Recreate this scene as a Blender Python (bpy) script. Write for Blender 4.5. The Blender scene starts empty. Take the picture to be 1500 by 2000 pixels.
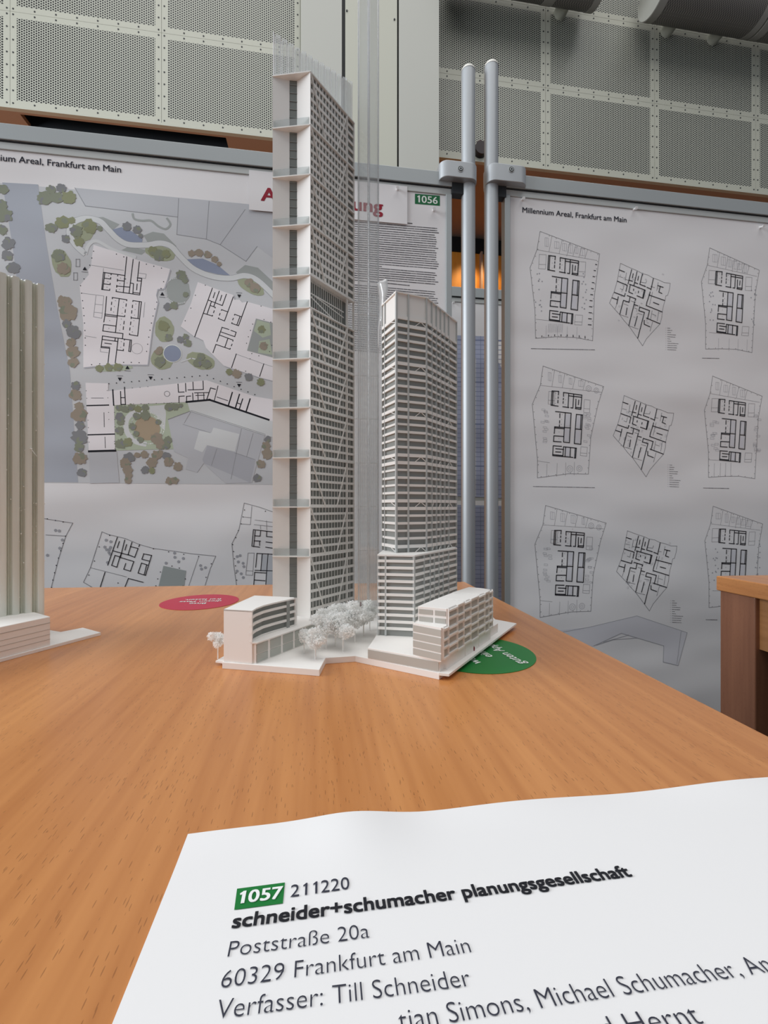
import bpy, bmesh, math, random
from mathutils import Vector, Matrix
random.seed(7)
sc = bpy.context.scene
C = sc.collection
# ---------------------------------------------------------------- camera
F, HY = 880.0, 990.0            # focal length and horizon row for a 1500x2000 frame
TZ = 0.75                       # table top height
CZ = TZ + 0.125                 # eye height
cd = bpy.data.cameras.new('camera'); cam = bpy.data.objects.new('camera', cd); C.objects.link(cam)
cam.location = (0, 0, CZ); cam.rotation_euler = (math.pi/2, 0, 0)
cd.sensor_fit = 'VERTICAL'; cd.sensor_height = 36.0; cd.lens = F/2000*36.0
cd.shift_y = -(1000-HY)/2000; cd.clip_start = 0.01; cd.clip_end = 100
sc.camera = cam
# ---------------------------------------------------------------- light
w = bpy.data.worlds.new('world'); sc.world = w; w.use_nodes = True
bg = w.node_tree.nodes['Background']; bg.inputs[0].default_value = (0.86, 0.915, 1.0, 1); bg.inputs[1].default_value = 0.27
def area(name, loc, target, sx, sy, power, col):
    l = bpy.data.lights.new(name, 'AREA'); l.shape = 'RECTANGLE'; l.size = sx; l.size_y = sy; l.energy = power; l.color = col
    o = bpy.data.objects.new(name, l); C.objects.link(o); o.location = loc
    o.rotation_euler = (Vector(target)-Vector(loc)).to_track_quat('-Z', 'Y').to_euler(); return o
area('skylight', (0.3, -0.9, 8.0), (0.3, 0.6, 0), 8.0, 6.0, 320, (1.0, 0.985, 0.96))
area('side_window', (-4.6, -0.4, 2.7), (0, 0.9, 1.1), 3.2, 2.6, 235, (0.91, 0.955, 1.0))
sc.view_settings.view_transform = 'Standard'; sc.view_settings.look = 'None'
sc.view_settings.gamma = 1.0; sc.view_settings.exposure = -0.05; sc.view_settings.use_curve_mapping = False
sc.cycles.max_bounces = 14; sc.cycles.diffuse_bounces = 9; sc.cycles.transparent_max_bounces = 40; sc.cycles.caustics_reflective = False; sc.cycles.caustics_refractive = False
# ---------------------------------------------------------------- materials
def lin(c):
    return tuple((v/255/12.92 if v/255 <= 0.04045 else ((v/255+0.055)/1.055)**2.4) for v in c)
def nd(nt, t, **kw):
    n = nt.nodes.new(t)
    for k, v in kw.items(): setattr(n, k, v)
    return n
def mat(name, rgb, rough=0.5, metal=0.0, spec=0.5, bump=0.0, bscale=300.0):
    m = bpy.data.materials.new(name); m.use_nodes = True; nt = m.node_tree; b = nt.nodes['Principled BSDF']
    b.inputs['Base Color'].default_value = (*lin(rgb), 1); b.inputs['Roughness'].default_value = rough
    b.inputs['Metallic'].default_value = metal; b.inputs['Specular IOR Level'].default_value = spec
    if bump:
        g = nd(nt, 'ShaderNodeNewGeometry'); n = nd(nt, 'ShaderNodeTexNoise'); n.inputs['Scale'].default_value = bscale; n.inputs['Detail'].default_value = 3
        bp = nd(nt, 'ShaderNodeBump'); bp.inputs['Strength'].default_value = bump; bp.inputs['Distance'].default_value = 1.0/bscale
        nt.links.new(g.outputs['Position'], n.inputs['Vector']); nt.links.new(n.outputs['Fac'], bp.inputs['Height']); nt.links.new(bp.outputs[0], b.inputs['Normal'])
    return m
def mottled(name, rgb1, rgb2, scale, rough, stretch=(1, 1, 1), bump=0.0):
    m = mat(name, rgb1, rough); nt = m.node_tree; b = nt.nodes['Principled BSDF']
    g = nd(nt, 'ShaderNodeNewGeometry'); mp = nd(nt, 'ShaderNodeMapping'); mp.inputs['Scale'].default_value = stretch
    n = nd(nt, 'ShaderNodeTexNoise'); n.inputs['Scale'].default_value = scale; n.inputs['Detail'].default_value = 4
    r = nd(nt, 'ShaderNodeValToRGB'); r.color_ramp.elements[0].position = 0.35; r.color_ramp.elements[1].position = 0.65
    r.color_ramp.elements[0].color = (*lin(rgb1), 1); r.color_ramp.elements[1].color = (*lin(rgb2), 1)
    L = nt.links.new; L(g.outputs['Position'], mp.inputs[0]); L(mp.outputs[0], n.inputs['Vector']); L(n.outputs['Fac'], r.inputs[0]); L(r.outputs[0], b.inputs['Base Color'])
    if bump:
        bp = nd(nt, 'ShaderNodeBump'); bp.inputs['Strength'].default_value = bump; bp.inputs['Distance'].default_value = 0.001
        L(n.outputs['Fac'], bp.inputs['Height']); L(bp.outputs[0], b.inputs['Normal'])
    return m
def paper(name, rgb, rough=0.33):
    """glossy poster paper with a slow hand-hung waviness"""
    m = mat(name, rgb, rough); nt = m.node_tree; b = nt.nodes['Principled BSDF']; L = nt.links.new
    g = nd(nt, 'ShaderNodeNewGeometry'); mp = nd(nt, 'ShaderNodeMapping'); mp.inputs['Scale'].default_value = (0.9, 0.9, 2.4)
    n = nd(nt, 'ShaderNodeTexNoise'); n.inputs['Scale'].default_value = 2.2; n.inputs['Detail'].default_value = 1
    bp = nd(nt, 'ShaderNodeBump'); bp.inputs['Strength'].default_value = 0.7; bp.inputs['Distance'].default_value = 0.03
    L(g.outputs['Position'], mp.inputs[0]); L(mp.outputs[0], n.inputs['Vector']); L(n.outputs['Fac'], bp.inputs['Height']); L(bp.outputs[0], b.inputs['Normal'])
    return m
def wood(name, dark, light, fleck, ang, rough=0.36, vertical=False):
    """beech veneer: broad streaks and short dark pores along the grain"""
    m = mat(name, light, rough); nt = m.node_tree; b = nt.nodes['Principled BSDF']; L = nt.links.new
    g = nd(nt, 'ShaderNodeNewGeometry'); mp = nd(nt, 'ShaderNodeMapping', vector_type='POINT')
    mp.inputs['Rotation'].default_value = (0, 0, -ang)
    L(g.outputs['Position'], mp.inputs[0])
    def sca(v):
        q = nd(nt, 'ShaderNodeMapping'); q.inputs['Scale'].default_value = v; L(mp.outputs[0], q.inputs[0]); return q.outputs[0]
    b.inputs['Specular IOR Level'].default_value = 0.6
    sl = (1, 1, .05) if vertical else (1, .05, 1)
    n1 = nd(nt, 'ShaderNodeTexNoise'); n1.inputs['Scale'].default_value = 20; n1.inputs['Detail'].default_value = 5; L(sca(sl), n1.inputs['Vector'])
    n3 = nd(nt, 'ShaderNodeTexNoise'); n3.inputs['Scale'].default_value = 160; n3.inputs['Detail'].default_value = 2; L(sca(sl), n3.inputs['Vector'])
    r = nd(nt, 'ShaderNodeValToRGB'); r.color_ramp.elements[0].position = 0.3; r.color_ramp.elements[1].position = 0.72
    r.color_ramp.elements[0].color = (*lin(dark), 1); r.color_ramp.elements[1].color = (*lin(light), 1)
    mx0 = nd(nt, 'ShaderNodeMix', data_type='FLOAT'); mx0.inputs[0].default_value = 0.35
    L(n1.outputs['Fac'], mx0.inputs[2]); L(n3.outputs['Fac'], mx0.inputs[3]); L(mx0.outputs[0], r.inputs[0])
    sv = (1, 1, .12) if vertical else (1, .12, 1)
    v = nd(nt, 'ShaderNodeTexVoronoi'); v.inputs['Scale'].default_value = 1000; L(sca(sv), v.inputs['Vector'])
    lt = nd(nt, 'ShaderNodeMath', operation='LESS_THAN'); lt.inputs[1].default_value = 0.20; L(v.outputs['Distance'], lt.inputs[0])
    n2 = nd(nt, 'ShaderNodeTexNoise'); n2.inputs['Scale'].default_value = 90; L(mp.outputs[0], n2.inputs['Vector'])
    gt = nd(nt, 'ShaderNodeMath', operation='GREATER_THAN'); gt.inputs[1].default_value = 0.45; L(n2.outputs['Fac'], gt.inputs[0])
    mu = nd(nt, 'ShaderNodeMath', operation='MULTIPLY'); L(lt.outputs[0], mu.inputs[0]); L(gt.outputs[0], mu.inputs[1])
    m2 = nd(nt, 'ShaderNodeMath', operation='MULTIPLY'); m2.inputs[1].default_value = 0.45; L(mu.outputs[0], m2.inputs[0])
    mx = nd(nt, 'ShaderNodeMix', data_type='RGBA'); mx.inputs[7].default_value = (*lin(fleck), 1)
    L(m2.outputs[0], mx.inputs[0]); L(r.outputs[0], mx.inputs[6]); L(mx.outputs[2], b.inputs['Base Color'])
    return m
def perf(name, rgb, hole, pitch, rad, ux, uy):
    """sheet metal with round holes on a triangular grid, laid out in metres along the wall"""
    m = mat(name, rgb, 0.45); nt = m.node_tree; b = nt.nodes['Principled BSDF']; L = nt.links.new
    g = nd(nt, 'ShaderNodeNewGeometry'); dt = nd(nt, 'ShaderNodeVectorMath', operation='DOT_PRODUCT'); dt.inputs[1].default_value = (ux, uy, 0)
    sx = nd(nt, 'ShaderNodeSeparateXYZ'); L(g.outputs['Position'], dt.inputs[0]); L(g.outputs['Position'], sx.inputs[0])
    def M(op, a, bb):
        n = nd(nt, 'ShaderNodeMath', operation=op)
        for i, q in enumerate((a, bb)):
            if q is None: continue
            if isinstance(q, (int, float)): n.inputs[i].default_value = q
            else: L(q, n.inputs[i])
        return n.outputs[0]
    U, V = dt.outputs['Value'], sx.outputs[2]
    py = pitch; px = pitch*1.7320508
    def dist(off):
        a = M('MULTIPLY', M('SUBTRACT', M('FRACT', M('ADD', M('DIVIDE', U, px), off+50), None), 0.5), px)
        c = M('MULTIPLY', M('SUBTRACT', M('FRACT', M('ADD', M('DIVIDE', V, py), off+50), None), 0.5), py)
        return M('SQRT', M('ADD', M('MULTIPLY', a, a), M('MULTIPLY', c, c)), None)
    d = M('MINIMUM', dist(0.0), dist(0.5))
    h = M('LESS_THAN', d, rad)
    mx = nd(nt, 'ShaderNodeMix', data_type='RGBA'); mx.inputs[6].default_value = (*lin(rgb), 1); mx.inputs[7].default_value = (*lin(hole), 1)
    L(h, mx.inputs[0]); L(mx.outputs[2], b.inputs['Base Color'])
    return m
def acrylic(name, tint, gloss, frost=0.0, rough=0.04):
    m = bpy.data.materials.new(name); m.use_nodes = True; nt = m.node_tree; nt.nodes.clear(); L = nt.links.new
    out = nd(nt, 'ShaderNodeOutputMaterial'); tr = nd(nt, 'ShaderNodeBsdfTransparent'); tr.inputs[0].default_value = (*tint, 1)
    gl = nd(nt, 'ShaderNodeBsdfGlossy'); gl.inputs['Roughness'].default_value = rough; gl.inputs[0].default_value = (1, 1, 1, 1)
    lw = nd(nt, 'ShaderNodeLayerWeight'); lw.inputs[0].default_value = 0.5
    pw = nd(nt, 'ShaderNodeMath', operation='POWER'); pw.inputs[1].default_value = 4.0; L(lw.outputs['Facing'], pw.inputs[0])
    mu = nd(nt, 'ShaderNodeMath', operation='MULTIPLY_ADD'); mu.inputs[1].default_value = 0.5*gloss; mu.inputs[2].default_value = 0.035*gloss; mu.use_clamp = True; L(pw.outputs[0], mu.inputs[0])
    m1 = nd(nt, 'ShaderNodeMixShader'); L(mu.outputs[0], m1.inputs[0]); L(tr.outputs[0], m1.inputs[1]); L(gl.outputs[0], m1.inputs[2])
    df = nd(nt, 'ShaderNodeBsdfDiffuse'); df.inputs[0].default_value = (.93, .94, .94, 1)
    m2 = nd(nt, 'ShaderNodeMixShader'); m2.inputs[0].default_value = frost; L(m1.outputs[0], m2.inputs[1]); L(df.outputs[0], m2.inputs[2]); L(m2.outputs[0], out.inputs[0])
    return m
def foam(name):
    m = bpy.data.materials.new(name); m.use_nodes = True; nt = m.node_tree; nt.nodes.clear(); L = nt.links.new
    out = nd(nt, 'ShaderNodeOutputMaterial'); d = nd(nt, 'ShaderNodeBsdfDiffuse'); t = nd(nt, 'ShaderNodeBsdfTranslucent'); d.inputs[0].default_value = t.inputs[0].default_value = (.96, .96, .95, 1)
    mx = nd(nt, 'ShaderNodeMixShader'); mx.inputs[0].default_value = 0.5; L(d.outputs[0], mx.inputs[1]); L(t.outputs[0], mx.inputs[2]); L(mx.outputs[0], out.inputs[0]); return m
A8 = math.radians(8.3); UX, UY = math.cos(A8), math.sin(A8); UD = Vector((UX, UY, 0)); ND = Vector((UY, -UX, 0))
RGR = math.atan2(0.148, 1.0)     # the tables are turned by this much
M = {
 'white': mat('white_plastic', (238, 236, 232), 0.5),
 'card': mat('white_card', (240, 237, 233), 0.65),
 'glaz': mat('grey_glazing', (146, 149, 146), 0.35),
 'glazf': mat('flank_glazing', (118, 121, 117), 0.3),
 'glazd': mat('dark_glazing', (122, 126, 122), 0.3),
 'groove': mat('groove_grey', (180, 178, 171), 0.7),
 'shop': mat('shop_glazing', (176, 180, 174), 0.4),
 'colm': mat('column_shade_grey', (186, 190, 189), 0.6),  # white columns greyed in the colour for getting little light from above
 'foam': foam('white_foam'),
 'resin': mottled('raw_print_resin', (212, 214, 204), (230, 231, 222), 60, 0.42, (1, 1, .12), 0.5),
 'red': mat('dark_red_paint', (120, 12, 30), 0.5),
 'acr': acrylic('clear_acrylic', (.985, .987, .985), 1.3, 0.05, 0.06),
 'acrw': acrylic('ribbed_acrylic', (.98, .985, .98), 1.1, 0.30, 0.12),
 'acre': acrylic('whitened_acrylic', (.98, .985, .985), 1.5, 0.93, 0.1),  # near-opaque white in the colour stands in for light caught by the edges
 'acrg': acrylic('edge_glint_acrylic', (.98, .985, .985), 12.0, 0.25, 0.22),  # gloss pushed up so the tube edges read as bright lines
 'balu': acrylic('balustrade_acrylic', (.86, .88, .88), 0.8, 0.10),
 'table': wood('beech_veneer', (178, 112, 60), (216, 150, 90), (108, 64, 32), RGR, 0.28),
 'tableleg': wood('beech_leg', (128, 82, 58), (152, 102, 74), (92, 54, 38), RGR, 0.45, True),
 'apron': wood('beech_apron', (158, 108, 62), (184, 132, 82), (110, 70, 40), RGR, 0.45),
 'black': mat('black_fabric', (5, 5, 7), 0.9),
 'alu': mat('brushed_aluminium', (186, 190, 193), 0.5, 0.6, bump=0.08, bscale=900),
 'aluf': mat('anodised_frame', (176, 182, 183), 0.42, 0.3),
 'alul': mat('light_frame', (196, 200, 198), 0.45, 0.2),
 'cap': mat('white_plastic_cap', (232, 230, 222), 0.5),
 'dark': mat('dark_plastic', (38, 42, 46), 0.6),
 'paper': paper('poster_paper', (238, 237, 238)),
 'sheet': mat('print_paper', (240, 239, 239), 0.6),
 'wallmet': mat('cream_metal', (188, 188, 174), 0.45, bump=0.02, bscale=500),
 'perf': perf('perforated_cream_metal', (186, 187, 174), (20, 21, 22), 0.0172, 0.0062, UX, UY),
 'fabric': perf('grey_perforated_tube', (122, 116, 110), (60, 57, 54), 0.011, 0.0034, UX, UY),
 'pgrey': mat('column_grey', (188, 188, 180), 0.55, bump=0.05, bscale=400),
 'brown': mat('brown_soffit', (166, 136, 118), 0.6, bump=0.03, bscale=60),
 'orange': wood('orange_timber', (222, 130, 34), (240, 164, 62), (180, 100, 24), A8, 0.5, True),
 'floor': mottled('grey_carpet', (60, 62, 66), (74, 76, 80), 300, 0.95),
 'green': mat('sticker_green', (24, 122, 52), 0.45),
 'stred': mat('sticker_red', (186, 38, 66), 0.45),
 'pin': mat('pin_white', (236, 236, 236), 0.35),
}
INK = {k: paper('ink_'+k, v) for k, v in dict(
 black=(20, 20, 30), grey=(128, 128, 132), light=(170, 171, 177), mid=(84, 85, 92), title=(16, 18, 38), red=(150, 8, 40), green=(22, 108, 62), white=(238, 244, 238),
 ground=(208, 211, 214), road=(178, 184, 194), bwhite=(242, 239, 242), bgrey=(198, 201, 206), bgrey2=(184, 187, 194), lawn=(186, 198, 176), bed=(168, 175, 148), lake=(150, 160, 182),
 pale=(220, 224, 225), tan=(178, 162, 138), olive=(146, 150, 118), moss=(140, 146, 128), brown=(160, 149, 134), slate=(136, 138, 141), line=(150, 153, 158), court=(168, 174, 172), blue=(172, 179, 204), blued=(134, 143, 174), blank=(222, 222, 228)).items()}
# ---------------------------------------------------------------- mesh builder
class MB:
    def __init__(s): s.v = []; s.f = []; s.m = []
    def add(s, vs, fs, mi=0):
        o = len(s.v); s.v += [Vector(p) for p in vs]
        for f in fs: s.f.append([o+i for i in f]); s.m.append(mi)
    def par(s, o, a, b, c, mi=0):
        o, a, b, c = Vector(o), Vector(a), Vector(b), Vector(c)
        s.add([o, o+a, o+a+b, o+b, o+c, o+a+c, o+a+b+c, o+b+c], [(0, 3, 2, 1), (4, 5, 6, 7), (0, 1, 5, 4), (1, 2, 6, 5), (2, 3, 7, 6), (3, 0, 4, 7)], mi); return s
    def box(s, x0, x1, y0, y1, z0, z1, mi=0): return s.par((x0, y0, z0), (x1-x0, 0, 0), (0, y1-y0, 0), (0, 0, z1-z0), mi)
    def prism(s, poly, z0, z1, mi=0):
        n = len(poly); vs = [(p[0], p[1], z0) for p in poly]+[(p[0], p[1], z1) for p in poly]
        s.add(vs, [tuple(range(n-1, -1, -1)), tuple(range(n, 2*n))]+[(i, (i+1) % n, n+(i+1) % n, n+i) for i in range(n)], mi); return s
    def bar(s, a, b, w, d, out, mi=0):
        """square bar from a to b, width w in the face plane, depth d along out"""
        a, b, out = Vector(a), Vector(b), Vector(out).normalized(); t = (b-a).normalized(); side = t.cross(out).normalized()*w
        s.par(a-side/2, b-a, side, out*d, mi); return s
    def tube(s, a, b, r0, r1=None, n=20, mi=0, caps=True):
        r1 = r0 if r1 is None else r1; a, b = Vector(a), Vector(b); t = (b-a).normalized()
        x = t.orthogonal().normalized(); y = t.cross(x); vs = []
        for c, r in ((a, r0), (b, r1)): vs += [c+x*r*math.cos(2*math.pi*i/n)+y*r*math.sin(2*math.pi*i/n) for i in range(n)]
        fs = [(i, (i+1) % n, n+(i+1) % n, n+i) for i in range(n)]
        if caps: fs += [tuple(range(n-1, -1, -1)), tuple(range(n, 2*n))]
        s.add(vs, fs, mi); return s
    def dome(s, c, r, h, n=20, mi=0):
        c = Vector(c); k = 5; vs = []; fs = []
        for j in range(k):
            a = j/k*math.pi/2
            vs += [c+Vector((r*math.cos(a)*math.cos(2*math.pi*i/n), r*math.cos(a)*math.sin(2*math.pi*i/n), h*math.sin(a))) for i in range(n)]
        vs.append(c+Vector((0, 0, h)))
        for j in range(k-1): fs += [(j*n+i, j*n+(i+1) % n, (j+1)*n+(i+1) % n, (j+1)*n+i) for i in range(n)]
        fs += [((k-1)*n+i, (k-1)*n+(i+1) % n, k*n) for i in range(n)]
        s.add(vs, fs, mi); return s
    def build(s, name, mats, parent=None, smooth=False, bevel=0.0, fix=True):
        me = bpy.data.meshes.new(name); off = Vector((0, 0, 0))
        if parent is None and s.v:
            lo = [min(p[i] for p in s.v) for i in range(3)]; hi = [max(p[i] for p in s.v) for i in range(3)]
            off = Vector(((lo[0]+hi[0])/2, (lo[1]+hi[1])/2, lo[2]))
        me.from_pydata([tuple(p-off) for p in s.v], [], s.f)
        for mm in (mats if isinstance(mats, (list, tuple)) else [mats]): me.materials.append(mm)
        for p, mi in zip(me.polygons, s.m): p.material_index = mi; p.use_smooth = smooth
        if fix:
            bm = bmesh.new(); bm.from_mesh(me); bmesh.ops.recalc_face_normals(bm, faces=bm.faces); bm.to_mesh(me); bm.free()
        o = bpy.data.objects.new(name, me); C.objects.link(o); o.location = off
        if smooth: me.set_sharp_from_angle(angle=math.radians(40))
        if bevel:
            b = o.modifiers.new('edge', 'BEVEL'); b.width = bevel; b.segments = 2; b.limit_method = 'ANGLE'
        if parent is not None: attach(o, parent)
        return o
def attach(o, parent):
    o.parent = parent
    if parent.type == 'EMPTY': o.matrix_parent_inverse = Matrix.Translation(parent.location).inverted()
def thing(name, loc, label, cat, group=None):
    o = bpy.data.objects.new(name, None); C.objects.link(o); o.location = loc; o.empty_display_size = 0.05
    return tag(o, label, cat, group)
def tag(o, label, cat, group=None):
    o['label'] = label; o['category'] = cat
    if group: o['group'] = group
    return o
def struct(o): o['kind'] = 'structure'; return o
# ---------------------------------------------------------------- geometry helpers
def U(px, py, z=0.0):
    """point on the horizontal plane z above the table seen at a photo pixel"""
    d = F*(0.125-z)/(py-HY); return Vector(((px-750)/F*d, d, TZ+z))
class Plane:
    """vertical plane turned by A8, Y0 ahead of the eye"""
    def __init__(s, Y0): s.Y0 = Y0
    def P(s, px, py, out=0.0):
        k = (px-750)/F; Y = s.Y0/(1-math.tan(A8)*k)
        return Vector((k*Y, Y, CZ-(py-HY)/F*Y))+ND*out
    def uv(s, px, py):
        p = s.P(px, py); return (p-Vector((0, s.Y0, 0))).dot(UD), p.z
    def W(s, u, z, out=0.0): return Vector((0, s.Y0, 0))+UD*u+ND*out+Vector((0, 0, z))
def isect(a, d, px):
    """where the plan line a + t d is seen in photo column px"""
    k = (px-750)/F; t = (k*a[1]-a[0])/(d[0]-k*d[1]); return Vector((a[0]+d[0]*t, a[1]+d[1]*t))
FONT = {}
def glyphs(s, bold=0.0):
    """flat text as (verts, faces), cap height 1, starting at x = 0; bold thickens the strokes"""
    key = (s, bold)
    if key in FONT: return FONT[key]
    if '1' in s and s.isdigit() and len(s) > 1:
        w0 = max(v[0] for v in glyphs('0')[0]); adv = w0*1.16; gv_, gf_ = [], []
        for i, ch_ in enumerate(s):
            if ch_ == '1': a_, f_ = [(.16, 0, 0), (.32, 0, 0), (.32, 1, 0), (.20, 1, 0), (.16, .80, 0), (.03, .72, 0), (.0, .83, 0), (.16, .95, 0)], [(0, 1, 2, 4), (2, 3, 4), (3, 7, 6, 4), (4, 6, 5)]
            else: a_, f_ = glyphs(ch_)
            if ch_ == '1' and bold == 0: a_, f_ = [(.20, 0, 0), (.295, 0, 0), (.295, 1, 0), (.21, 1, 0), (.20, .86, 0), (.05, .74, 0), (.01, .81, 0)], [(0, 1, 2, 4), (2, 3, 4), (3, 6, 5, 4)]
            o_ = len(gv_); wg = max(v[0] for v in a_); gv_ += [(x+i*adv+(w0-wg)/2, y, 0) for x, y, _ in a_]; gf_ += [tuple(q+o_ for q in f) for f in f_]
        x0 = min(v[0] for v in gv_); gv_ = [(x-x0, y, k) for x, y, k in gv_]
        if bold > 0:
            n0 = len(gv_); v2, f2 = [], []
            for i, (dx, dy) in enumerate(((-1, -.6), (1, -.6), (-1, .6), (1, .6), (0, 0), (-1, 0), (1, 0))):
                v2 += [(x+dx*bold, y+dy*bold, i+1) for x, y, _ in gv_]; f2 += [tuple(q+i*n0 for q in f) for f in gf_]
            gv_, gf_ = v2, f2
        FONT[key] = (gv_, gf_); return FONT[key]
    cu = bpy.data.curves.new('lettering', 'FONT'); cu.body = s; cu.size = 1.0; cu.resolution_u = 4; cu.fill_mode = 'FRONT'; cu.offset = min(bold, 0.0)
    ob = bpy.data.objects.new('lettering', cu); C.objects.link(ob)
    dg = bpy.context.evaluated_depsgraph_get(); me = bpy.data.meshes.new_from_object(ob.evaluated_get(dg))
    vs = [(v.co.x, v.co.y, 0) for v in me.vertices]; fs = [tuple(p.vertices) for p in me.polygons]
    bpy.data.objects.remove(ob); bpy.data.curves.remove(cu); bpy.data.meshes.remove(me)
    if 'cap' not in FONT: FONT['cap'] = 1.0; FONT['cap'] = max(v[1] for v in glyphs('H')[0])
    ch = FONT['cap']
    x0 = min(v[0] for v in vs); vs = [((x-x0)/ch, y/ch, 0) for x, y, _ in vs]
    if bold > 0:
        n0 = len(vs); v2, f2 = [], []
        for i, (dx, dy) in enumerate(((-1, -.6), (1, -.6), (-1, .6), (1, .6), (0, 0), (-1, 0), (1, 0))):
            v2 += [(x+dx*bold, y+dy*bold, i+1) for x, y, _ in vs]; f2 += [tuple(q+i*n0 for q in f) for f in fs]
        vs, fs = v2, f2
    FONT[key] = (vs, fs); return FONT[key]
def lettering(mb, s, p0, p1, up, cap, mi=0, bold=0.0, fit=True):
    """writes s from p0 to p1; up is the up direction, cap the cap height"""
    vs, fs = glyphs(s, bold); wd = max(v[0] for v in vs); p0, p1 = Vector(p0), Vector(p1); up = Vector(up).normalized()
    r = (p1-p0)/wd if fit else (p1-p0).normalized()*cap
    nz = r.cross(up).normalized()*.000015
    mb.add([p0+r*x+up*(cap*y)+nz*k for x, y, k in vs], fs, mi)
    return p0+r*wd
# ================================================================= SETTING
fl = MB().box(-6, 7, -2.5, 6.5, -0.1, 0); struct(fl.build('floor', M['floor']))
WP = Plane(3.40); ZB, ZM, PH = 3.576, 4.212, 0.636
PITCH = 0.951/UX; U0 = 1.2867/UX
wb = thing('wall_back', WP.W(0, ZB), 'gallery parapet clad in perforated cream metal panels', 'wall'); struct(wb)
bk = MB(); bk.par(WP.W(-6, ZB, -0.16), UD*13, -ND*0.1, Vector((0, 0, 2.1))); bk.build('backing', M['dark'], wb)
scr = MB()
for r in range(3):
    z0, z1 = ZB+r*PH+0.001, ZB+(r+1)*PH-0.001
    for i in range(-6, 4):
        ua, ub = U0+i*PITCH+0.001, U0+(i+1)*PITCH-0.001
        if ub < -3.6: continue
        pb = MB(); mg, th = 0.040, 0.003
        q = lambda u, z, o=0: WP.W(u, z, o)
        pb.par(q(ua, z0, -th), UD*(ub-ua), -ND*0.02, Vector((0, 0, z1-z0)))
        o4 = [q(ua, z0), q(ub, z0), q(ub, z1), q(ua, z1)]; i4 = [q(ua+mg, z0+mg), q(ub-mg, z0+mg), q(ub-mg, z1-mg), q(ua+mg, z1-mg)]
        pb.add(o4+i4+[q(ua, z0, -th), q(ub, z0, -th), q(ub, z1, -th), q(ua, z1, -th)], [(0, 1, 5, 4), (1, 2, 6, 5), (2, 3, 7, 6), (3, 0, 4, 7), (8, 9, 1, 0), (9, 10, 2, 1), (10, 11, 3, 2), (11, 8, 0, 3)])
        pb.add(i4, [(0, 1, 2, 3)], 1)
        pb.build('perforated_panel', [M['wallmet'], M['perf']], wb)
        for k in range(8):
            for zz in (z0+0.018, z1-0.018):
                uu = ua+0.018+(ub-ua-0.036)*k/7; scr.tube(q(uu, zz, 0), q(uu, zz, 0.0025), 0.0052, n=8)
        for k in range(1, 7):
            for uu in (ua+0.018, ub-0.018):
                zz = z0+0.018+(z1-z0-0.036)*k/7; scr.tube(q(uu, zz, 0), q(uu, zz, 0.0025), 0.0052, n=8)
scr.build('screw_pattern', M['dark'], wb)
lip = MB().par(WP.W(-6, ZB-0.018, 0.006), UD*13, -ND*0.03, Vector((0, 0, 0.016))); struct(lip.build('trim_1', M['wallmet']))
def XQ(px, py):
    d = F*(ZB-.018-CZ)/(HY-py); return Vector(((px-750)/F*d, d-3.40, 0)).dot(UD)
# brown soffit under the gallery, with a dark slot in it
def wpt(u, d, z): return WP.W(u, z, -d)
SU0, SU1 = XQ(45, 231), XQ(445, 284)
sf = MB(); zs = ZB-0.018
for (ua, ub, da, db) in ((-6, SU0, .024, 1.0), (SU1, 7, .024, 1.0), (SU0, SU1, .30, 1.0), (SU0, SU1, .024, .042)):
    sf.par(wpt(ua, da, zs), UD*(ub-ua), -ND*(db-da), Vector((0, 0, 0.03)))
struct(sf.build('ceiling', M['brown']))
sl = MB().par(wpt(SU0-.02, .03, zs+.12), UD*(SU1-SU0+.04), -ND*.3, Vector((0, 0, .01))); sl.par(wpt(SU0-.02, .30, zs+.031), UD*(SU1-SU0+.04), -ND*.01, Vector((0, 0, .12)))
sl.par(wpt(SU0-.02, .03, zs+.031), UD*.015, -ND*.28, Vector((0, 0, .1))); sl.par(wpt(SU0, .03, zs+.031), UD*(SU1-SU0), -ND*.008, Vector((0, 0, .1))); sl.par(wpt(SU1, .03, zs+.031), UD*.015, -ND*.28, Vector((0, 0, .1)))
struct(sl.build('trim_2', M['black']))
w2 = MB().par(wpt(-6, .95, 0), UD*13, -ND*.1, Vector((0, 0, 3.40))); struct(w2.build('wall_rear', M['orange']))
bm_ = MB().par(wpt(-6, .93, 3.40), UD*13, -ND*.12, Vector((0, 0, .14))); struct(bm_.build('trim_3', M['black']))
pst = MB(); pc = WP.uv(971, 500)[0]*1.24
pst.par(wpt(pc-.01, .90, 0), UD*.018, -ND*.05, Vector((0, 0, 3.40))); struct(pst.build('trim_4', M['brown']))
for nm, uu in (('downlight_glow', .98), ('downlight_glow', 1.20)):
    l = bpy.data.lights.new(nm, 'SPOT'); l.energy = 10; l.color = (1, .74, .40); l.spot_size = 1.5; l.spot_blend = 0.7; l.shadow_soft_size = 0.05
    o = bpy.data.objects.new(nm, l); C.objects.link(o); o.location = wpt(uu, .74, 3.40); o.rotation_euler = (0.25, 0, A8)
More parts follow.
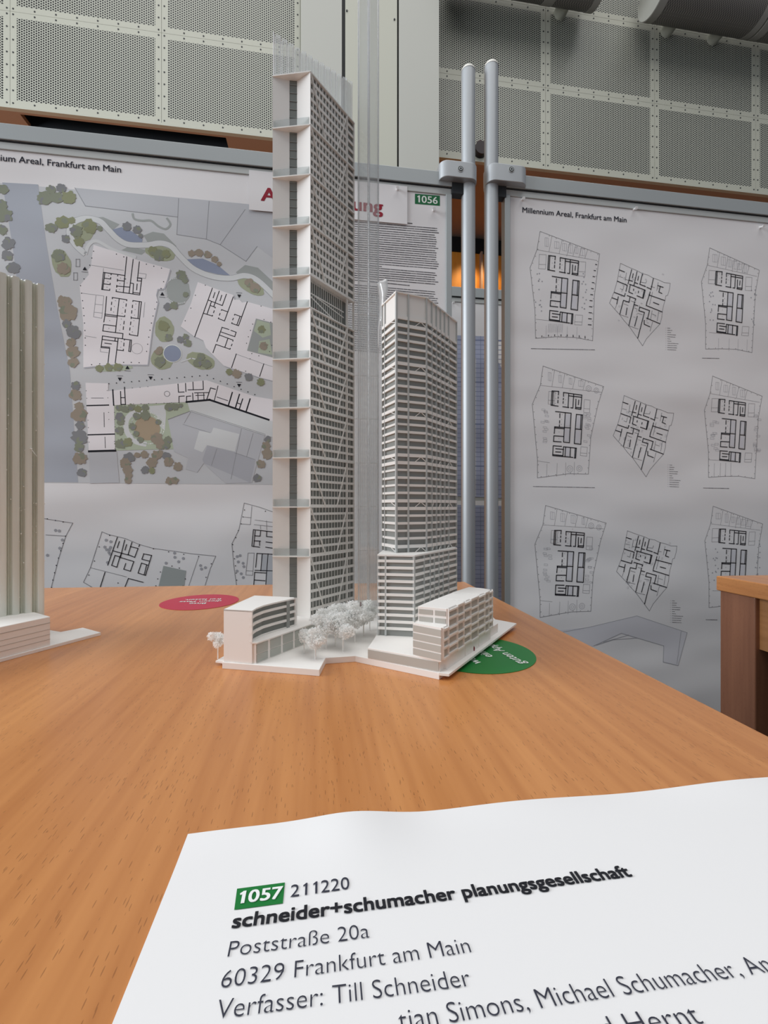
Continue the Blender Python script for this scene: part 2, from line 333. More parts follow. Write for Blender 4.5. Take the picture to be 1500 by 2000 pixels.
# column in front of the parapet
CP = Plane(3.22)
def strip(name, pxa, pxb, out, dep, m, z1=6.0):
    a, b = CP.uv(pxa, 500)[0], CP.uv(pxb, 500)[0]
    return MB().par(CP.W(a, 0, out), UD*(b-a), -ND*dep, Vector((0, 0, z1))).build(name, m, col, bevel=0.003)
col = thing('pillar', CP.W(-.15, 0), 'grey and cream clad column in front of the parapet', 'pillar'); struct(col)
strip('grey_cladding', 588, 668, 0, .16, M['pgrey']); strip('grey_cladding', 779.5, 858, 0, .16, M['pgrey'])
strip('shadow_joint', 668.5, 779, -.03, .10, M['dark']); strip('cream_cladding', 674.5, 776, -0.004, .02, M['wallmet'])
sp = MB()
for px, py in ((677.5, 20.5), (770.5, 37.5)): sp.tube(CP.P(px, py, -.004), CP.P(px, py, .002), .006, n=10)
sp.build('screw_pattern', M['dark'], col)
# duct tubes along the parapet
DP = Plane(3.40-0.235/UX)
def duct(name, pa, pb, label, bands, stub):
    zc = 4.845; a, b = DP.uv(pa, 500)[0], DP.uv(pb, 500)[0]
    t = thing(name, DP.W((a+b)/2, 4.67), label, 'ventilation duct', 'perforated duct tubes on the parapet')
    MB().tube(DP.W(a+.06, zc), DP.W(b-.05, zc), .168, n=48).build('perforated_sleeve', M['fabric'], t, True)
    MB().tube(DP.W(a, zc), DP.W(a+.062, zc), .170, n=48).build('end_ring', mat_ring, t, True)
    MB().tube(DP.W(b-.052, zc), DP.W(b, zc), .170, n=48).build('end_ring', mat_ring, t, True)
    MB().tube(DP.W(a-.004, zc), DP.W(a, zc), .166, n=48).build('end_disc', M['pgrey'], t)
    for q in bands:
        u = DP.uv(q, 500)[0]; MB().tube(DP.W(u-.04, zc), DP.W(u+.04, zc), .1705, n=48).build('clamp_band', mat_ring, t, True)
    for q in stub:
        u = DP.uv(q, 500)[0]; MB().tube(DP.W(u, zc-.03, -.10), DP.W(u, zc-.03, -.234), .05, n=20).build('wall_bracket', M['wallmet'], t, True)
mat_ring = mat('duct_ring', (150, 145, 138), 0.5)
duct('duct_tube', 885, 1172, 'grey perforated duct tube above the grey column, mostly cut off by the top', (1080,), (1125,))
duct('duct_tube', 1276, 1480, 'grey perforated duct tube with a pale round end disc facing the column', (), (1345, 1440))
duct('duct_tube', 1484, 1800, 'grey perforated duct tube joined on at the far end of the row', (), (1700,))
# alarm bell on the parapet edge
bp_ = WP.P(936.5, 297)
al = thing('alarm_bell', bp_, 'small dark red round bell on the parapet edge between the poles', 'alarm bell')
MB().tube(bp_+ND*0, bp_+ND*.05, .050, n=24).build('bell_gong', mat('bell_red', (28, 6, 13), 0.5), al, True)
MB().tube(bp_+ND*0+Vector((0, 0, .035)), bp_+ND*.03+Vector((0, 0, .035)), .035, n=20).build('bell_base', mat('bell_base_red', (70, 10, 22), 0.5), al, True)
# ================================================================= TABLES
TG = Vector((-0.148, 1, 0)).normalized(); TE = Vector((1, .087, 0)).normalized(); Z3 = Vector((0, 0, 1))
def table(name, corner, la, lb, label, side):
    """corner: far corner on the top; la along -TG (towards the eye), lb along side*TE"""
    c = Vector((corner.x, corner.y, TZ)); a, b = -TG*la, TE*lb*side
    t = thing(name, (c.x, c.y, 0), label, 'table')
    MB().par(c-Z3*.026, a, b, Z3*.026).build('table_top', M['table'], t, bevel=0.0018)
    ins = 0.004; L6 = .066
    for i in (0, 1):
        for j in (0, 1):
            o = c+(a.normalized()*(ins if i == 0 else la-ins-L6))+(b.normalized()*(ins if j == 0 else lb-ins-L6))
            MB().par(Vector((o.x, o.y, 0)), a.normalized()*L6, b.normalized()*L6, Z3*(TZ-.026)).build('leg', M['tableleg'], t, bevel=0.002)
    for j in (0, 1):
        o = c+a.normalized()*(ins+L6)+b.normalized()*((.012 if j == 0 else lb-.03)); MB().par(o-Z3*.112, a.normalized()*(la-2*(ins+L6)), b.normalized()*.018, Z3*.086).build('apron', M['apron'], t)
    for i in (0, 1):
        o = c+b.normalized()*(ins+L6)+a.normalized()*((.012 if i == 0 else la-.03)); MB().par(o-Z3*.112, b.normalized()*(lb-2*(ins+L6)), a.normalized()*.018, Z3*.086).build('apron', M['apron'], t)
    return t, c, a, b
fc = U(908, 1136)
table('table', fc, .80, 1.5, 'beech table carrying both architectural models and the printed sheet', -1)
t2, c2, a2, b2 = table('table', U(1398.5, 1124.5), .8, 1.2, 'beech table with a dark underside standing before the floor plan poster', 1)
o = c2+b2.normalized()*.034+a2.normalized()*.075
MB().par(Vector((o.x, o.y, .02)), a2.normalized()*.62, b2.normalized()*1.08, Z3*(TZ-.026-.09-.02)).build('black_cover', M['black'], t2)
# stickers
def disc(c, r, z0, z1, n=64): return [(c.x+r*math.cos(2*math.pi*i/n), c.y+r*math.sin(2*math.pi*i/n)) for i in range(n)], z0, z1
def sticker(name, c, m, label, lines, ang, cap, pitch, shift=(0, 0)):
    mb = MB(); p, a, b = disc(c, .0485, TZ+.0001, TZ+.0004); 
    t = thing(name, (c.x, c.y, TZ), label, 'sticker')
    mb.prism(p, a, b); mb.build('sticker_disc', m, t)
    tx = MB(); r = Vector((math.cos(ang), math.sin(ang), 0)); up = Vector((-r.y, r.x, 0)); c0 = Vector((c.x, c.y, TZ+.0006))+r*shift[0]+up*shift[1]
    for i, s in enumerate(lines):
        vs = glyphs(s, .018)[0]; wd = max(v[0] for v in vs)*cap; p0 = c0-r*wd/2+up*(pitch*(len(lines)-1)/2-pitch*i-cap/2)
        lettering(tx, s, p0, p0+r*wd, up, cap, 0, .018)
    tx.build('lettering', INK['white'], t)
sticker('round_sticker', U(391, 1175.5), M['stred'], 'red round table sticker with three lines of white writing', ['Bitte', 'diesen Platz', 'frei lassen.'], math.pi+.12, .0077, .0125)
sticker('round_sticker', Vector((.0790, .385, TZ)), M['green'], 'green round table sticker half under the white model base', ['Wir', 'wünschen', 'einen', 'guten Appetit'], math.radians(106), .0086, .0168, (0, .004))
# ================================================================= PINBOARDS
BP = Plane(1.22); XB = Plane(1.78)
def board(name, pl, ua, ub, z1, z0, label, out=0):
    t = thing(name, pl.W((ua+ub)/2, z0), label, 'pinboard')
    W = lambda u, z, o: pl.W(u, z, o)
    def bx(nm, m, u0, u1, za, zb, o0, o1): return MB().par(W(u0, za, o0), UD*(u1-u0), ND*(o1-o0), Z3*(zb-za)).build(nm, m, t, bevel=.0012)
    bx('board_panel', M['alul'], ua+.02, ub-.02, z0+.02, z1-.02, -.012, 0)
    bx('top_rail', M['aluf'], ua, ub, z1-.038, z1, -.018, .010); bx('rail_groove', M['dark'], ua+.002, ub-.002, z1-.0405, z1-.038, -.01, .0065)
    bx('top_bead', M['alul'], ua, ub, z1-.058, z1-.0405, -.01, .0040)
    bx('bottom_rail', M['aluf'], ua, ub, z0, z0+.038, -.018, .010)
    for q, (u0, u1) in (('l', (ua, ua+.016)), ('r', (ub-.016, ub))):
        bx('side_stile', M['aluf'], u0, u1, z0+.038, z1-.058, -.018, .008)
    return t
uL1, uR0, uR1 = BP.uv(881, 500)[0], BP.uv(984, 500)[0], BP.uv(984, 500)[0]+1.30
zL, zR = BP.uv(800, 333.2)[1], BP.uv(1200, 367)[1]
board('pinboard', BP, uL1-1.62, uL1, zL, .12, 'grey framed pinboard behind the white towers, with the site plan')
board('pinboard', BP, uR0, uR1, zR, .12, 'grey framed pinboard beyond the second table, with nine floor plans')
zX = XB.uv(930, 565)[1]
board('pinboard', XB, XB.uv(760, 500)[0], XB.uv(1120, 500)[0], zX, 0.0, 'grey framed pinboard seen through the gap between the two poles')
# poles and clamps
def pole(name, px, ytop, clamp0, clamp1, yc0, yc1, bolt, br0, br1, label):
    p = BP.P(px, 500); r = .0193; u = BP.uv(px, 500)[0]; zt = BP.P(px, ytop).z
    t = thing(name, (p.x, p.y, 0), label, 'display pole', 'pinboard poles')
    MB().tube((p.x, p.y, .012), (p.x, p.y, zt-.014), r, n=40).build('pole_shaft', M['alu'], t, True)
    MB().dome((p.x, p.y, zt-.016), r*1.03, .016, n=32).build('pole_cap', M['cap'], t, True)
    MB().tube((p.x, p.y, 0), (p.x, p.y, .014), .026, n=40).build('pole_foot', M['dark'], t, True)
    ua, ub = BP.uv(clamp0, 350)[0], BP.uv(clamp1, 350)[0]; z1, z0 = BP.P(px, yc0, .03).z, BP.P(px, yc1, .03).z
    poly = []; hd = .030; rr = .022
    for (cu, co, a0) in ((ub-rr, hd-rr, 0), (ua+rr, hd-rr, 90), (ua+rr, -hd+rr, 180), (ub-rr, -hd+rr, 270)):
        for k in range(7):
            a = math.radians(a0+15*k); q = BP.W(cu+rr*math.cos(a), 0, co+rr*math.sin(a)); poly.append((q.x, q.y))
    MB().prism(poly, z0, z1).build('clamp', M['alu'], t, True, bevel=.0015)
    q = BP.P(bolt, (yc0+yc1)/2-3, hd)
    bo = MB().tube(q-ND*.004, q+ND*.0012, .0085, n=24); bo.build('bolt', M['alul'], t, True)
    MB().tube(q+ND*.0008, q+ND*.0016, .0070, .0070, n=24).build('bolt_recess', M['dark'], t)
    MB().tube(q+ND*.0014, q+ND*.0022, .0050, n=24).build('bolt_head', M['aluf'], t)
    MB().tube(q+ND*.0020, q+ND*.0026, .0026, n=6).build('hex_socket', M['dark'], t)
    ba, bb = BP.uv(br0, 380)[0], BP.uv(br1, 380)[0]
    MB().par(BP.W(ba, z0-.030, -.012), UD*(bb-ba), ND*.022, Z3*.031).build('bracket', M['dark'], t)
pole('display_pole', 914.5, 130, 855, 928, 333, 364, 893, 881, 903, 'lower aluminium pole with white cap, clamped to the site plan board')
pole('display_pole', 959.5, 121.5, 947, 1023, 333, 366, 990, 971, 986, 'taller aluminium pole with white cap, clamped to the floor plan board')
# ---------------------------------------------------------------- poster drawing kit
class Print:
    """collects flat ink shapes on a vertical plane; each colour is one material slot"""
    def __init__(s, pl, base): s.pl = pl; s.base = base; s.mb = MB(); s.mats = []; s.n = 0
    def mi(s, ink):
        if ink not in s.mats: s.mats.append(ink)
        return s.mats.index(ink)
    def q(s, p, lay): return s.pl.W(p[0], p[1], s.base+lay*.00012)
    def poly(s, pts, ink, lay):
        if len(pts) < 3: return
        s.mb.add([s.q(p, lay) for p in pts], [tuple(range(len(pts)))], s.mi(ink))
    def line(s, pts, wd, ink, lay, closed=False):
        if closed: pts = list(pts)+[pts[0]]
        for a, b in zip(pts, pts[1:]):
            dx, dy = b[0]-a[0], b[1]-a[1]; l = math.hypot(dx, dy)
            if l < 1e-6: continue
            ex, ey = dx/l*wd*.5, dy/l*wd*.5; nx, ny = -ey, ex
            s.poly([(a[0]-ex+nx, a[1]-ey+ny), (a[0]-ex-nx, a[1]-ey-ny), (b[0]+ex-nx, b[1]+ey-ny), (b[0]+ex+nx, b[1]+ey+ny)], ink, lay)
    def ribbon(s, pts, wd, ink, lay):
        P = [Vector(p) for p in pts]; Q = []
        for i in range(len(P)-1):
            a, b, c, d = P[max(i-1, 0)], P[i], P[i+1], P[min(i+2, len(P)-1)]
            for k in range(6):
                t = k/6; Q.append(.5*((2*b)+(c-a)*t+(2*a-5*b+4*c-d)*t*t+(3*b-a-3*c+d)*t**3))
        Q.append(P[-1]); L_, R_ = [], []
        for i, p in enumerate(Q):
            t = (Q[min(i+1, len(Q)-1)]-Q[max(i-1, 0)]).normalized(); nrm = Vector((-t.y, t.x))*wd*.5; L_.append(p+nrm); R_.append(p-nrm)
        for i in range(len(Q)-1): s.poly([L_[i], R_[i], R_[i+1], L_[i+1]], ink, lay)
    def dot(s, p, r, ink, lay, n=6): s.poly([(p[0]+r*math.cos(2*math.pi*i/n+.5), p[1]+r*math.sin(2*math.pi*i/n+.5)) for i in range(n)], ink, lay)
    def ring(s, p, r, wd, ink, lay, a0=0, a1=360, n=28):
        s.line([(p[0]+r*math.cos(math.radians(a0+(a1-a0)*i/n)), p[1]+r*math.sin(math.radians(a0+(a1-a0)*i/n))) for i in range(n+1)], wd, ink, lay)
    def blob(s, p, r, ink, lay, rx=1.0, ry=1.0, rot=0, rough=.16, n=20):
        pts = []
        for i in range(n):
            a = 2*math.pi*i/n; k = r*(1+random.uniform(-rough, rough)); x, y = k*rx*math.cos(a), k*ry*math.sin(a)
            pts.append((p[0]+x*math.cos(rot)-y*math.sin(rot), p[1]+x*math.sin(rot)+y*math.cos(rot)))
        s.poly(pts, ink, lay)
    def text(s, t, p0, p1, cap, ink, lay, bold=0.0): lettering(s.mb, t, s.q(p0, lay), s.q(p1, lay), Z3, cap, s.mi(ink), bold)
    def words(s, p0, p1, h, ink, lay):
        """a line of print too small to read: short dashes of word length"""
        L = math.hypot(p1[0]-p0[0], p1[1]-p0[1]); dx, dy = (p1[0]-p0[0])/L, (p1[1]-p0[1])/L; x = 0
        while x < L-.001:
            wl = min(random.uniform(2.0, 9)*h, L-x); s.line([(p0[0]+dx*x, p0[1]+dy*x), (p0[0]+dx*(x+wl), p0[1]+dy*(x+wl))], h*.62*random.uniform(.85, 1.15), ink, lay); x += wl+h*.9
    def build(s, name, parent): return s.mb.build(name, [INK[k] for k in s.mats], parent, fix=False)
def cropmap(pl, x0, y0, k, du=0.0, dz=0.0, ref=None):
    def f(pts): 
        r = []
        for x, y in pts:
            u, z = pl.uv(x0+x/k, y0+y/k); r.append((u+du, z+dz))
        return r
    return f
def poster(name, pl, ua, ub, z1, z0, label, base=.0005):
    t = thing(name, pl.W((ua+ub)/2, z0), label, 'poster')
    mb = MB(); n = 24
    for i in range(n):
        u0, u1 = ua+(ub-ua)*i/n, ua+(ub-ua)*(i+1)/n
        mb.par(pl.W(u0, z0, base), UD*(u1-u0), ND*.0003, Z3*(z1-z0))
    mb = MB().par(pl.W(ua, z0, base), UD*(ub-ua), ND*.0003, Z3*(z1-z0)); mb.build('paper_sheet', M['paper'], t)
    return t
PB = .0010
# ---- floor plan poster on the far-side board
tP = poster('poster', BP, uR0+.017, uR1-.02, zR-.0585, .20, 'white poster of nine black line floor plans beyond the second table')
pr = Print(BP, PB)
g = lambda x, y: BP.uv(x, y)
pr.text('Millennium Areal, Frankfurt am Main', g(1020, 415.5), g(1223, 435), .0147, 'title', 6, .012)
CORE = [[(475, 525), (378, 515), (365, 720), (465, 738)], [(396, 517), (384, 722)], [(475, 525), (470, 575)], [(468, 605), (466, 625)], [(464, 655), (462, 690)],
 [(545, 600), (545, 545), (810, 595), (795, 800), (715, 785)], [(543, 630), (541, 650)], [(540, 675), (538, 700)], [(535, 750), (620, 765)], [(620, 560), (610, 765)], [(692, 575), (680, 775), (650, 770)], [(620, 595), (805, 625)], [(725, 650), (720, 785)], [(720, 768), (800, 778)], [(765, 665), (760, 730)],
 [(430, 815), (655, 850), (630, 1275), (545, 1262), (570, 840)], [(492, 850), (490, 905)], [(488, 950), (486, 985)], [(485, 1010), (484, 1035)], [(415, 1035), (645, 1062)], [(415, 1050), (552, 1070)], [(418, 1035), (410, 1130)], [(545, 1180), (405, 1165), (400, 1245), (510, 1258)],
 [(730, 870), (820, 882), (795, 1305), (700, 1290), (730, 870)], [(800, 880), (790, 1092)], [(715, 1080), (805, 1092)],
 [(515, 1322), (395, 1308), (388, 1450), (680, 1490)], [(432, 1352), (545, 1368)], [(430, 1398), (505, 1405)], [(388, 1436), (535, 1456)], [(545, 1330), (535, 1470)], [(545, 1330), (730, 1358), (720, 1500), (700, 1498)], [(575, 1340), (565, 1475)], [(645, 1350), (640, 1485)], [(715, 1360), (705, 1498)]]
OUT_A = [(255, 165), (1115, 490), (1040, 1100), (1015, 1745), (760, 1698), (480, 1688), (190, 1710), (180, 1300), (110, 690), (210, 430)]
OUT_B = [(210, 60), (1195, 345), (1100, 650), (985, 1180), (945, 1780), (620, 1790), (120, 1880), (120, 1600), (35, 690), (165, 375)]
def along(pts, n, a=.03, b=.97):
    seg = [math.hypot(q[0]-p[0], q[1]-p[1]) for p, q in zip(pts, pts[1:])]; T = sum(seg); r = []
    for i in range(n):
        d = T*(a+(b-a)*i/(n-1)); j = 0
        while j < len(seg)-1 and d > seg[j]: d -= seg[j]; j += 1
        k = d/seg[j]; p, q = pts[j], pts[j+1]; r.append((p[0]+(q[0]-p[0])*k, p[1]+(q[1]-p[1])*k))
    return r
def rooms(pr, f, out, kx, seed):
    """grey partitions, furniture and facade columns inside an outline given in drawing units"""
    rnd = random.Random(seed)
    pr.line(f(out), .0011, 'grey', 1, True)
    cx = sum(p[0] for p in out)/len(out); cy = sum(p[1] for p in out)/len(out)
    for p in along(out+[out[0]], 40):
        q = (p[0]+(cx-p[0])*.03, p[1]+(cy-p[1])*.018); pr.dot(f([q])[0], .0011, 'black', 3, 4)
def plan_office(pr, f, out, core_off, seed, style):
    rooms(pr, f, out, 1, seed); rnd = random.Random(seed)
    tl, tr = out[0], out[1]; lo = out[-1]; ro = (tr[0]-40, tr[1]+95)
    pr.line(f([lo, ro]), .0007, 'grey', 1)
    for k in ((.2, .37, .5, .6, .7, .8) if style == 0 else (.19, .36, .53, .7)):
        a = (tl[0]+(tr[0]-tl[0])*k, tl[1]+(tr[1]-tl[1])*k); b = (lo[0]+(ro[0]-lo[0])*k, lo[1]+(ro[1]-lo[1])*k)
        pr.line(f([a, b]), .0007, 'grey', 1)
        m = ((a[0]+b[0])/2-55, (a[1]+b[1])/2-25); w_, h_ = rnd.uniform(22, 36), rnd.uniform(45, 70)
        pr.line(f([(m[0]-w_, m[1]-h_), (m[0]+w_, m[1]-h_+8), (m[0]+w_, m[1]+h_), (m[0]-w_, m[1]+h_-8)]), .0006, 'light', 1, True); pr.line(f([(m[0], m[1]-h_), (m[0], m[1]+h_)]), .0006, 'light', 1)
    bl, br = out[-4] if style else (190, 1710), out[4] if style else (1015, 1745)
    pr.line(f([(bl[0]+5, bl[1]-275), (bl[0]+200, bl[1]-255)]), .0007, 'grey', 1)
    for k in (.18, .38, .55, .72):
        a = (bl[0]+(br[0]-bl[0])*k, bl[1]+(br[1]-bl[1])*k); pr.line(f([a, (a[0]+6, a[1]-(190 if style == 0 else 215))]), .0006, 'light' if style == 0 else 'grey', 1)
    for k in range(26):   # desks along both long sides
        sd = k % 2; yy = 760+rnd.uniform(0, 560); xx = (180+rnd.uniform(10, 110)) if sd == 0 else (860+rnd.uniform(0, 90)); xx += core_off[0]*(0 if sd == 0 else .2)
        if style == 0: pr.dot(f([(xx, yy)])[0], .0022, 'light', 1, 5)
        else: pr.line(f([(xx-28, yy-16), (xx+28, yy-10), (xx+28, yy+16), (xx-28, yy+10)]), .0006, 'light', 1, True)
    for (x0, y0, w_, h_) in ((245, 495, 100, 215), (820, 600, 95, 215), (765, 1370, 105, 150)):
        x0 += core_off[0]; y0 += core_off[1]; pr.line(f([(x0, y0), (x0+w_, y0+8), (x0+w_-12, y0+h_), (x0-12, y0+h_-8)]), .0007, 'grey', 1, True); pr.line(f([(x0-6, y0+h_*.68), (x0+w_-6, y0+h_*.7)]), .0007, 'grey', 1)
def core_at(pr, f, ox, oy, wd=.0024):
    for l in CORE: pr.line(f([(x+ox, y+oy) for x, y in l]), wd, 'black', 4)
    for x, y in ((435, 555), (432, 625), (428, 695), (578, 580), (574, 650), (570, 720), (525, 865), (518, 937), (512, 1005), (480, 1112), (478, 1210), (640, 520)): pr.dot(f([(x+ox, y+oy)])[0], .0009, 'mid', 3, 4)
    for (x0, y0, x1, y1) in ((575, 860, 645, 1040), (560, 1070, 632, 1250), (738, 885, 795, 1075), (722, 1100, 790, 1285), (580, 1350, 640, 1470)):
        pr.poly(f([(x0+ox, y0+oy), (x1+ox, y0+oy+8), (x1+ox-12, y1+oy), (x0+ox-12, y1+oy-8)]), 'blank', 2)
fA = cropmap(BP, 1020, 430, 7.405)
plan_office(pr, fA, OUT_A, (0, 0), 1, 0); core_at(pr, fA, 0, 0)
for i in range(11):
    y = 645+i*87; x = (1065, 1045, 1030, 1020, 1010, 1000, 990, 985, 980, 975, 972)[i]; pr.line(fA([(x-9-i*1.2, y-2), (x+9+i*1.2, y+2)]), .0021, 'black', 4)
for i, x in enumerate((280, 375, 465, 557, 645, 732, 820, 905)): y = (1682, 1672, 1668, 1668, 1670, 1676, 1685, 1695)[i]; pr.line(fA([(x, y-6-i), (x, y+6+i)]), .0021, 'black', 4)
for i in range(11): pr.line(fA([(380+i*20, 1500), (372+i*20, 1625)]), .0007, 'light', 1)
A0, B0 = BP.uv(1071, 499.5), BP.uv(1082.6, 1035.8); M0 = BP.uv(1077.6, 763.7)
fB3 = cropmap(BP, 1040, 980, 8.33)
R3 = BP.uv(1067, 988); R2 = BP.uv(1062, 716)
fB2 = lambda pts: [(u+R2[0]-R3[0], z+R2[1]-R3[1]) for u, z in fB3(pts)]
for f_, sd in ((fB3, 5), (fB2, 8)): plan_office(pr, f_, OUT_B, (60, -30), sd, 1)
core_at(pr, lambda pts: [(u+B0[0]-A0[0], z+B0[1]-A0[1]) for u, z in fA(pts)], 0, 0)
core_at(pr, lambda pts: [(u+M0[0]-A0[0], z+M0[1]-A0[1]) for u, z in fA(pts)], 0, 0)
for f_ in (fB3, fB2):
    for (x, y, r) in ((950, 390, 45), (1075, 415, 40), (645, 1710, 50), (800, 1695, 45)):
        p = f_([(x, y)])[0]; pr.ring(p, r/8.33*.00155, .0008, 'light', 1, n=16); pr.ring(p, r/8.33*.0007, .0006, 'light', 1, n=12)
# third column of plans, repeated from the same core
fC1 = cropmap(BP, 1360, 470, 8.0)
OUT_C = [(205, 115), (980, 465), (920, 800), (865, 1750), (620, 1700), (380, 1690), (140, 1695), (140, 1300), (75, 645), (165, 385)]
rows = ((1398, 530), (1403.6, 779.6), (1404.6, 1033))
c1 = BP.uv(*rows[0])
for i, rw in enumerate(rows):
    cc = BP.uv(*rw); f_ = (lambda cc: (lambda pts: [(u+cc[0]-c1[0], z+cc[1]-c1[1]) for u, z in fC1(pts)]))(cc)
    plan_office(pr, f_, OUT_C, (-50, -30), 20+i, i % 2)
    core_at(pr, (lambda cc: (lambda pts: [(u+cc[0]-A0[0], z+cc[1]-A0[1]) for u, z in fA(pts)]))(cc), 0, 0)
# residential plans
OUT_R = [(315, 145), (430, 200), (530, 245), (640, 290), (740, 345), (850, 375), (945, 430), (1060, 470), (1165, 520), (1285, 535), (1270, 650), (1235, 770), (1200, 780), (1180, 880), (1150, 985), (1130, 1090), (1120, 1200), (1085, 1330), (1000, 1420), (900, 1530), (820, 1620), (745, 1755), (640, 1600), (480, 1370), (380, 1260), (300, 1150), (200, 1040), (100, 920), (190, 700), (250, 490), (290, 270)]
BLK = [[(530, 270), (460, 545)], [(635, 310), (575, 575)], [(740, 360), (690, 555), (800, 600)], [(955, 440), (905, 665)], [(560, 350), (545, 430)], [(665, 400), (650, 475)], [(480, 475), (545, 495)], [(590, 520), (650, 545)], [(490, 555), (795, 670), (755, 830), (635, 780)], [(505, 565), (475, 705), (550, 740)], [(775, 670), (745, 825)], [(570, 650), (567, 675)], [(665, 690), (660, 720)],
 [(250, 495), (445, 575), (420, 690)], [(195, 715), (390, 790), (405, 735)], [(150, 820), (245, 855)], [(270, 800), (240, 940)], [(445, 775), (610, 840), (600, 870)], [(500, 800), (480, 905), (370, 870), (300, 1135)], [(590, 900), (475, 1360)], [(590, 955), (650, 975)], [(640, 1180), (590, 1370)], [(440, 1020), (420, 1150)], [(690, 1000), (880, 1070), (840, 1230)], [(690, 1000), (670, 1070), (780, 1105), (650, 1605)],
 [(820, 1215), (1080, 1325)], [(775, 1260), (775, 1335), (885, 1385)], [(890, 705), (880, 750), (830, 900), (815, 970), (1125, 1095)], [(870, 765), (1170, 870)], [(955, 910), (1060, 950)], [(1090, 600), (1060, 705), (1120, 735)], [(830, 615), (905, 650)], [(1040, 580), (1145, 615)], [(290, 275), (390, 315)]]
GRY = [[(1050, 520), (1020, 680)], [(940, 705), (880, 950)], [(930, 1070), (900, 1250)], [(930, 1135), (1005, 1165)], [(280, 400), (360, 425)], [(430, 330), (405, 490)], [(415, 460), (475, 480)], [(700, 510), (810, 530), (825, 485)], [(910, 600), (980, 620)], [(310, 640), (360, 665), (380, 580)], [(380, 935), (465, 970)], [(520, 880), (600, 910)], [(585, 1020), (645, 1040)], [(650, 1120), (740, 1150)], [(310, 1150), (460, 1200)], [(490, 1370), (660, 1430)], [(1060, 1090), (1030, 1270)], [(210, 1030), (235, 960)], [(940, 1290), (890, 1470)]]
def plan_flat(pr, f):
    pr.line(f(OUT_R), .0011, 'grey', 1, True)
    for l in GRY: pr.line(f(l), .0009, 'mid', 2)
    for l in BLK: pr.line(f(l), .0023, 'black', 4)
    for k in range(40):
        x, y = random.uniform(250, 1150), random.uniform(300, 1300)
        if abs(x-640) > 380 and y > 1100: continue
        w_ = random.uniform(12, 34); h_ = random.uniform(12, 40); pr.line(f([(x, y), (x+w_, y+w_*.35), (x+w_-h_*.25, y+h_+w_*.3), (x-h_*.25, y+h_)]), .0005, 'light', 1, True)
fR = cropmap(BP, 1180, 500, 10); r1 = BP.uv(1212, 514)
for rw in ((1212, 514), (1219, 772), (1225.5, 1036)):
    cc = BP.uv(*rw); plan_flat(pr, (lambda cc: (lambda pts: [(u+cc[0]-r1[0], z+cc[1]-r1[1]) for u, z in fR(pts)]))(cc))
for (x, y) in ((1300, 641), (1304, 908), (1309, 1173)):
    for i, l in enumerate((5, 9, 8, 16, 15, 5, 7, 21, 18, 18, 18)):
        yy = y+i*4.2; pr.words(g(x+3, yy), g(x+3+l, yy+l*.055), .0016, 'mid', 3); pr.dot(g(x, yy), .0007, 'mid', 3, 4)
for (xa, xb, y) in ((1037, 1161, 681), (1041, 1161, 950), (1371, 1404, 699.5), (1373, 1424, 953), (1378, 1400, 1210)): pr.words(g(xa, y), g(xb, y+(xb-xa)*.02), .0020, 'mid', 3)
# pale perspective sketch at the foot of the sheet
sk = lambda pts: [g(1150+x/4.286, 1100+y/4.286) for x, y in pts]
pr.poly(sk([(-250, 560), (0, 535), (400, 440), (820, 580), (745, 855), (620, 830), (625, 690), (270, 590), (50, 690), (-250, 760)]), 'blank', 1)
for l in ([(-350, 600), (0, 535), (400, 440), (820, 580), (745, 855), (620, 825), (625, 690), (270, 585), (40, 690)], [(770, 570), (735, 840)], [(400, 625), (200, 640), (60, 685)], [(330, 600), (120, 660)]): pr.line(sk(l), .0014, 'light', 2)
pr.build('drawing', tP)
# ---- site plan poster
uS1 = BP.uv(640, 500)[0]
tS = poster('poster', BP, uS1-1.19, uS1, zL-.0585, .20, 'white poster with a green and grey site plan behind the tall tower')
ps = Print(BP, PB)
K1 = cropmap(BP, 0, 230, 2.778); K2 = cropmap(BP, 0, 680, 2.778); K6 = cropmap(BP, 150, 460, 7.5); K7 = cropmap(BP, 340, 540, 7.5); K8 = cropmap(BP, 160, 720, 3.947); K0 = cropmap(BP, 0, 340, 5); KX = cropmap(BP, 0, 0, 1)
ps.text('Millennium Areal, Frankfurt am Main', BP.uv(-58, 309), BP.uv(237, 338), .0150, 'title', 6, .012)
ps.poly(KX([(-330, 330), (585, 408), (585, 947), (-330, 939)]), 'ground', 1)
ps.poly(KX([(5, 357), (75, 361), (90, 470), (112, 600), (137, 725), (153, 942), (40, 941), (45, 760), (40, 600), (25, 480)]), 'road', 2)
ps.poly(KX([(-330, 331), (-120, 348), (-60, 940), (-330, 938)]), 'bgrey', 2)
ps.poly(K1([(408, 382), (1345, 470), (1630, 497), (1630, 760), (1475, 760), (1395, 700), (1335, 780), (1195, 690), (1120, 660), (960, 635), (965, 540), (465, 480)]), 'bgrey', 2)
for l in ([(408, 382), (465, 480), (965, 540), (960, 635), (1120, 660), (1195, 690), (1335, 780), (1395, 700)], [(965, 540), (970, 440)], [(1120, 660), (1135, 455)], [(1195, 690), (1330, 500)]): ps.line(K1(l), .0013, 'line', 3)
ps.ribbon(K1([(720, 520), (730, 550), (770, 560), (820, 560), (860, 590), (900, 605), (925, 580), (905, 545)]), .005, 'court', 3)
for l in ([(500, 545), (560, 540), (650, 580), (600, 620), (520, 565)], [(780, 640), (830, 620), (890, 630), (960, 700), (900, 700), (800, 675)], [(1280, 840), (1330, 800), (1400, 815), (1480, 890), (1480, 980), (1400, 890), (1300, 860)], [(700, 700), (800, 720), (770, 745), (660, 720)]): ps.poly(K1(l), 'court', 2)
